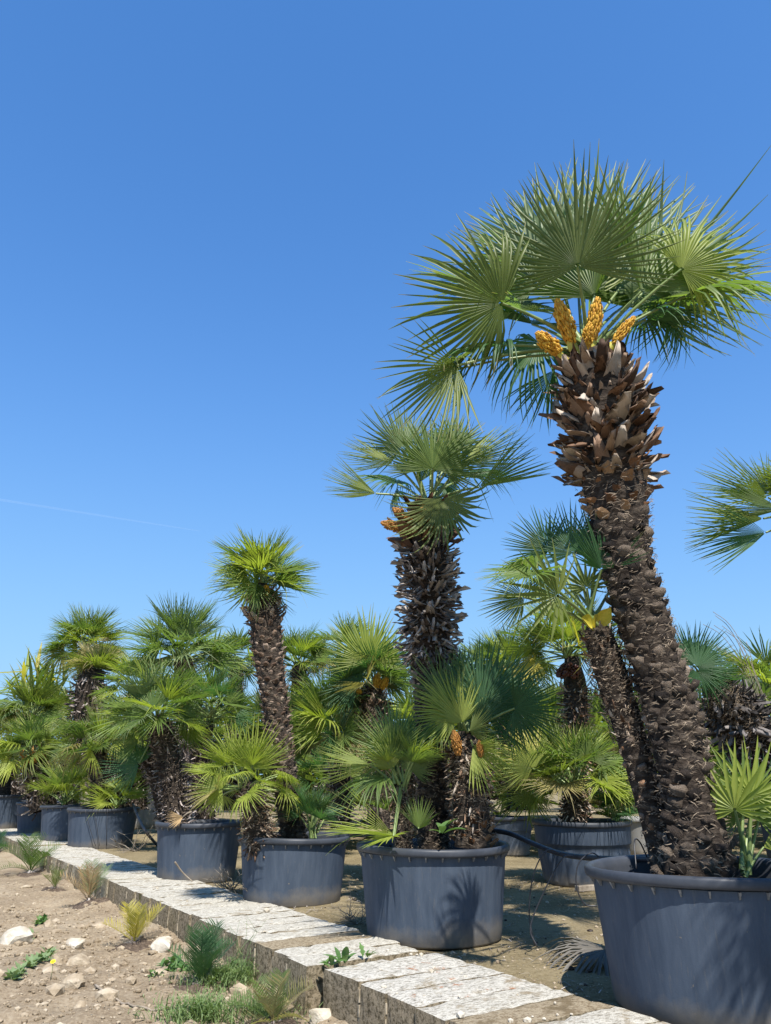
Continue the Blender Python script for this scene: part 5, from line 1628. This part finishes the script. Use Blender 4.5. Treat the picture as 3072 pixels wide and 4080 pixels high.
# ---------------------------------------------------------------- rocks
for i, (lab, p, wd, ht) in enumerate(ROCKS):
    rg = random.Random(i + 3); v, f = ICO3; V = []
    cuts = [Vector((rg.uniform(-1, 1), rg.uniform(-1, .3), rg.uniform(-.2, 1))).normalized() for _ in range(8)]; off = Vector((i * 9.1, i * 4.7, 0)); dp = wd * rg.uniform(.55, .9)
    for q in v:
        q = Vector(q); k = 1 + .30 * noise.noise(q * 1.3 + off) + .16 * noise.noise(q * 3.1 + off) + .07 * noise.noise(q * 7 + off)
        for n_ in cuts:
            dd = q.dot(n_) * k
            if dd > .62: k *= .62 / dd + .08 * (1 - .62 / dd)
        V.append((q.x * k * wd / 2, q.y * k * dp / 2, q.z * k * ht * .62))
    o = obj('limestone_rock', mesh('limestone_rock', V, f, [M_lime if 'white' in lab or i in (6,) else M_cream], False))
    o.location = (p[0], p[1], bank_z(p[0], p[1]) + ht * .18); o.rotation_euler = (0, rg.uniform(-.15, .15), rg.uniform(-.4, .4))
    tag(o, lab, 'rock', 'limestone rocks lying on the bank')
# pebbles and crumbs: too many to count
def pebbles(name, n, region, zf, size, mat, seed):
    rg = random.Random(seed); a = Acc(); k = 0
    while k < n:
        s = rg.uniform(*region[0]); t = region[1][0] + (region[1][1] - region[1][0]) * rg.random() ** 1.5
        x, y = U * t + NV * s
        if any((x - p[1]) ** 2 + (y - p[2]) ** 2 < (p[3] * .95) ** 2 for p in POTS) and zf is not bank_z: k += 1; continue
        r_ = size * min(5, rg.paretovariate(2.2)) * .6
        a.add(ICO1[0] * np.array((rg.uniform(.7, 1.3), rg.uniform(.7, 1.2), rg.uniform(.4, .8))) * r_, ICO1[1], Matrix.Translation((x, y, zf(x, y) + r_ * .15)) @ Matrix.Rotation(rg.uniform(0, 6.28), 4, 'Z'))
        k += 1
    tag(obj(name, a.mesh(name, [mat], False)), kind='stuff')
pebbles('bank_pebbles', 6500, ((-1.6, 2.24), (3.4, 11)), bank_z, .0075, M_cream, 1)
pebbles('bank_clods', 3800, ((-1.6, 2.24), (3.4, 9)), bank_z, .013, M_bank, 2)
pebbles('bank_stones', 700, ((-1.6, 2.2), (3.4, 9)), bank_z, .022, M_cream, 12)
yz = lambda x, y: .018 * fbm(x, y, 1.3) - .002
pebbles('gravel_stones', 4200, ((3.0, 6.2), (.6, 9)), yz, .006, M_cream, 3)
def litter():
    rg = random.Random(88); a = Acc()
    for i in range(1500):
        P_ = rg.choice(POTS[:5] + POTS[8:9]); an = rg.uniform(0, 6.28); r_ = P_[3] + abs(rg.gauss(0, .25)) - .03; x, y = P_[1] + r_ * math.cos(an), P_[2] + r_ * math.sin(an)
        if x * NV[0] + y * NV[1] < 3.02: continue
        L = rg.uniform(.02, .11); az = rg.uniform(0, 6.28); w_ = rg.uniform(.001, .004); d = Vector((math.cos(az), math.sin(az), 0)); sd = Vector((-d.y, d.x, 0)) * w_; o = Vector((x, y, yz(x, y) + .004)); u = Vector((0, 0, rg.uniform(.0, .012)))
        a.add([o - sd, o + sd, o + d * L * .5 - sd + u, o + d * L * .5 + sd + u, o + d * L], [(0, 1, 3, 2), (2, 3, 4)], None, rg.random())
    tag(obj('leaf_litter', a.mesh('leaf_litter', [M_skirt], False)), kind='stuff')
litter()
M_pip = simple('fallen_fruit', [(.3, (.02, .012, .01)), (.7, (.06, .035, .025))], 20, .5, .3, 0)
pebbles('fallen_fruits', 130, ((3.3, 5.6), (2.2, 7)), yz, .010, M_pip, 4)
pebbles('wall_top_stones', 60, ((2.3, 2.9), (2.6, 8)), lambda x, y: .036, .010, M_lime, 6)
# darker planting soil round each cycad
def mulch(loc, r_, seed):
    v = []; f = []; n = 26; rings = 7; rg = random.Random(seed)
    for i in range(rings):
        for k in range(n):
            a = 2 * math.pi * k / n; q = i / (rings - 1); rr = r_ * q * (1 + .30 * noise.noise(Vector((math.cos(a) * 1.4, math.sin(a) * 1.4, seed * 2.2))))
            x, y = loc[0] + rr * math.cos(a) * 1.25, loc[1] + rr * math.sin(a)
            z = bank_z(x, y) + .03 * (1 - q ** 2) - .012 * q + .014 * noise.noise(Vector((x * 14, y * 14, 2)))
            v.append((x, y, z))
    for i in range(rings - 1):
        for k in range(n): f.append((i * n + k, i * n + (k + 1) % n, (i + 1) * n + (k + 1) % n, (i + 1) * n + k)[::-1])
    f = [q[::-1] for q in f]
    tag(obj('planting_soil', mesh('planting_soil', v, f, [M_mulch])), kind='structure')

# ---------------------------------------------------------------- young cycads
def pinna_frond(mat, seed, pairs=24, arch=.35, vee=.5):
    rg = random.Random(seed); V = []; F = []; T = []
    def rach(t): return Vector((0, t * (1 - arch * .25 * t), t * .25 - arch * t * t))
    for q in range(6):
        p = rach(q / 5); w_ = .014 * (1 - .7 * q / 5)
        V += [p + Vector((-w_, 0, 0)), p + Vector((w_, 0, 0)), p + Vector((0, 0, -w_))]; T += [.2] * 3
    for q in range(5):
        a = q * 3
        for k in range(3): F.append((a + k, a + (k + 1) % 3, a + 3 + (k + 1) % 3, a + 3 + k))
    for i in range(pairs):
        t = .10 + .86 * (i + .5) / pairs; p = rach(t); ln = .40 * (math.sin(math.pi * min(1, t * .86 + .10)) ** .6) * rg.uniform(.9, 1.08)
        for s in (-1, 1):
            d = Vector((s * .8, .62 + rg.uniform(-.08, .08), vee * .7 + rg.uniform(-.08, .08))).normalized(); w_ = .0095
            b = len(V); e = p + d * ln; m_ = p + d * ln * .5; sd = Vector((-d.y * s, d.x * s, 0)).normalized() * w_
            V += [p - sd * .6, p + sd * .6, m_ - sd, m_ + sd, e]; T += [.2, .2, .6, .6, .93]
            F += [(b, b + 1, b + 3, b + 2), (b + 2, b + 3, b + 4)]
    me = mesh('frond', [tuple(x) for x in V], F, [mat]); at_ = me.attributes.new('tip', 'FLOAT', 'POINT'); at_.data.foreach_set('value', np.asarray(T, dtype=np.float32)); return me
_pf = {}
for ci, (lab, p, h, n, ms, upr) in enumerate(CYCADS):
    rg = random.Random(ci + 50); z0 = bank_z(p[0], p[1]); root = empty('young_cycad', (p[0], p[1], z0))
    tag(root, lab, 'cycad', 'young cycads planted along the bank'); mulch(p, h * .75, ci)
    a = Acc()
    v, f = ICO2; a.add(v * np.array((h * .10, h * .10, h * .13)), f, Matrix.Translation((0, 0, h * .06)))
    for i in range(26):
        az = rg.uniform(0, 6.28); e = rg.uniform(-.1, .9); d = Vector((math.cos(az) * math.cos(e), math.sin(az) * math.cos(e), math.sin(e) * .8))
        q = Vector((0, 0, h * .08)); vv, ff = tube_data([q + d * h * .05, q + d * h * rg.uniform(.18, .40)], [.004, .0015], 4); a.add(vv, ff)
    obj('stem', a.mesh('stem', [M_skirt], False), root)
    mm = ms.split('+')
    for i in range(n):
        az = i * 2.39996 + rg.uniform(-.3, .3) + ci; el = R(lerp(76, 34 if upr > .7 else 14, i / max(1, n - 1)) + rg.uniform(-8, 8))
        d = Vector((math.cos(az) * math.cos(el), math.sin(az) * math.cos(el), math.sin(el)))
        m = mm[0] if (len(mm) == 1 or rg.random() < .55) else mm[1]; arch = .22 if upr > .7 else .45
        key = (m, arch, i % 3)
        if key not in _pf: _pf[key] = pinna_frond(LM[m], i + ci, 18, arch)
        obj('frond', _pf[key], root, frame((0, 0, h * .12), d, Vector((0, 0, 1)) - Vector((d.x, d.y, 0)) * .8 + Vector((0, -.25, 0))) @ Matrix.Scale(h * 1.6 * rg.uniform(.8, 1.02), 4))

# ---------------------------------------------------------------- weeds, grass, flower
def weed_leaf(seed, lobes):
    rg = random.Random(seed); V = []; F = []
    for q in range(7):
        t = q / 6; w_ = .22 * math.sin(math.pi * (t * .92 + .04)) ** .8 * (1 if not lobes else (.6 if q % 2 else 1.2)); z = .25 * t - .35 * t * t
        V += [(-w_, t, z + w_ * .3), (0, t, z), (w_, t, z + w_ * .3)]
    for q in range(6):
        a = q * 3; F += [(a, a + 1, a + 4, a + 3), (a + 1, a + 2, a + 5, a + 4)]
    return np.array(V), F
WL = [weed_leaf(0, 0), weed_leaf(1, 1), weed_leaf(2, 1)]
wl_me = [[mesh('leaf', v, f, [m]) for v, f in WL] for m in (M_weed, M_weed_grey)]
def weed(lab, spots, size, lobed, mi, seed, n=10, on_bank=True):
    rg = random.Random(seed); p0 = spots[0]; z0 = bank_z(p0[0], p0[1]) if on_bank else p0[2]
    root = empty('weed', (p0[0], p0[1], z0)); tag(root, lab, 'weed')
    for sp in spots:
        zz = bank_z(sp[0], sp[1]) if on_bank else sp[2]
        for i in range(n):
            az = i * 2.39996 + rg.uniform(-.4, .4); el = R(rg.uniform(10, 70)); d = Vector((math.cos(az) * math.cos(el), math.sin(az) * math.cos(el), math.sin(el)))
            o = obj('leaf', wl_me[mi][rg.choice((1, 2)) if lobed else 0], root)
            o.matrix_local = frame((sp[0] - p0[0] + rg.uniform(-.3, .3) * size, sp[1] - p0[1] + rg.uniform(-.3, .3) * size, zz - z0 + .002), d, (0, 0, 1)) @ Matrix.Scale(size * rg.uniform(.6, 1.1), 4)
for i, (lab, sp, sz) in enumerate(WEEDS): weed(lab, sp, sz * 1.15, i in (0, 2, 4), 1 if i in (0, 1) else 0, 90 + i, 12)
for i, (lab, p, sz) in enumerate(WALLWEEDS): weed(lab, [p], sz, i == 2, 0, 120 + i, 6, False)
def grass():
    rg = random.Random(61); a = Acc()
    for gi, g in enumerate(GRASS):
        for i in range((520, 620, 260, 260)[gi]):
            r_ = abs(rg.gauss(0, .13)); az = rg.uniform(0, 6.28); x, y = g[0] + r_ * 1.3 * math.cos(az), g[1] + r_ * math.sin(az); z = bank_z(x, y)
            L = rg.uniform(.05, .17) * (1 - min(.6, r_ * 1.5)); aa = rg.uniform(0, 6.28); ln = rg.uniform(.1, .8)
            d = Vector((math.cos(aa) * ln, math.sin(aa) * ln, 1)).normalized(); sd = Vector((-math.sin(aa), math.cos(aa), 0)) * rg.uniform(.0015, .0035)
            b = Vector((x, y, z)); m_ = b + d * L * .55; e = b + d * L + Vector((math.cos(aa), math.sin(aa), -.3)) * L * .3
            a.add([b - sd, b + sd, m_ - sd, m_ + sd, e], [(0, 1, 3, 2), (2, 3, 4)], None, rg.random())
            if rg.random() < .4:
                for _ in range(3):
                    q = b.lerp(e, rg.uniform(.4, 1)); dd = Vector((rg.uniform(-1, 1), rg.uniform(-1, 1), rg.uniform(-.2, .8))).normalized() * .02; s2 = dd.cross(Vector((0, 0, 1))) * .25
                    a.add([q, q + dd * .5 + s2, q + dd, q + dd * .5 - s2], [(0, 1, 2, 3)], None, rg.random())
    tag(obj('bank_grass', a.mesh('bank_grass', [M_grass], False)), kind='stuff')
grass()
branch_thing('dry_weed_stems', (GRASS[0][0] + .12, GRASS[0][1] + .02, bank_z(GRASS[0][0] + .12, GRASS[0][1]) ), 'tall thin weed stems rising from the grass beside the blue green cycad', 'weed', 12, .42, M_weed_grey, 71, .35, .0022)
fl = empty('wild_flower', (FLOWER[0], FLOWER[1], bank_z(FLOWER[0], FLOWER[1]))); tag(fl, 'single yellow wild flower beside the cream rock', 'flower')
v, f = tube_data([(0, 0, 0), (.004, 0, .05), (0, .004, .10)], [.0015] * 3, 5); obj('stem', mesh('stem', v, f, [M_weed]), fl)
M_petal = simple('yellow_petal', [(.3, (.75, .55, .01)), (.7, (.85, .66, .03))], 5, .5, .3, 0)
pv = .65 * np.array([(-.006, 0, 0), (.006, 0, 0), (-.011, .016, .003), (.011, .016, .003), (0, .027, .001)]); pme = mesh('petal', pv, [(0, 1, 3, 2), (2, 3, 4)], [M_petal], False)
for k in range(7):
    o = obj('petal', pme, fl); o.matrix_local = Matrix.Translation((0, .004, .10)) @ Matrix.Rotation(.6, 4, 'X') @ Matrix.Rotation(k * 6.283 / 7, 4, 'Z')
vh, fh = ICO1; o = obj('flower_head', mesh('flower_head', vh * .006, fh, [M_gold]), fl); o.location = (0, .003, .101)

# ---------------------------------------------------------------- aircraft trail high in the sky
m, nd, lk, b = nmat('ice_trail', 1, 0); b.inputs['Base Color'].default_value = (.9, .92, .95, 1); b.inputs['Alpha'].default_value = .03
c0 = Vector((-8610, 14800, 5594)); c1 = Vector((-3390, 13200, 4293))
v, f = tube_data([c0.lerp(c1, t / 10) for t in range(11)], [lerp(26, 7, (t / 10)) for t in range(11)], 8)
tag(obj('contrail', mesh('contrail', v, f, [m])), 'faint white aircraft trail across the lower left sky', 'contrail')
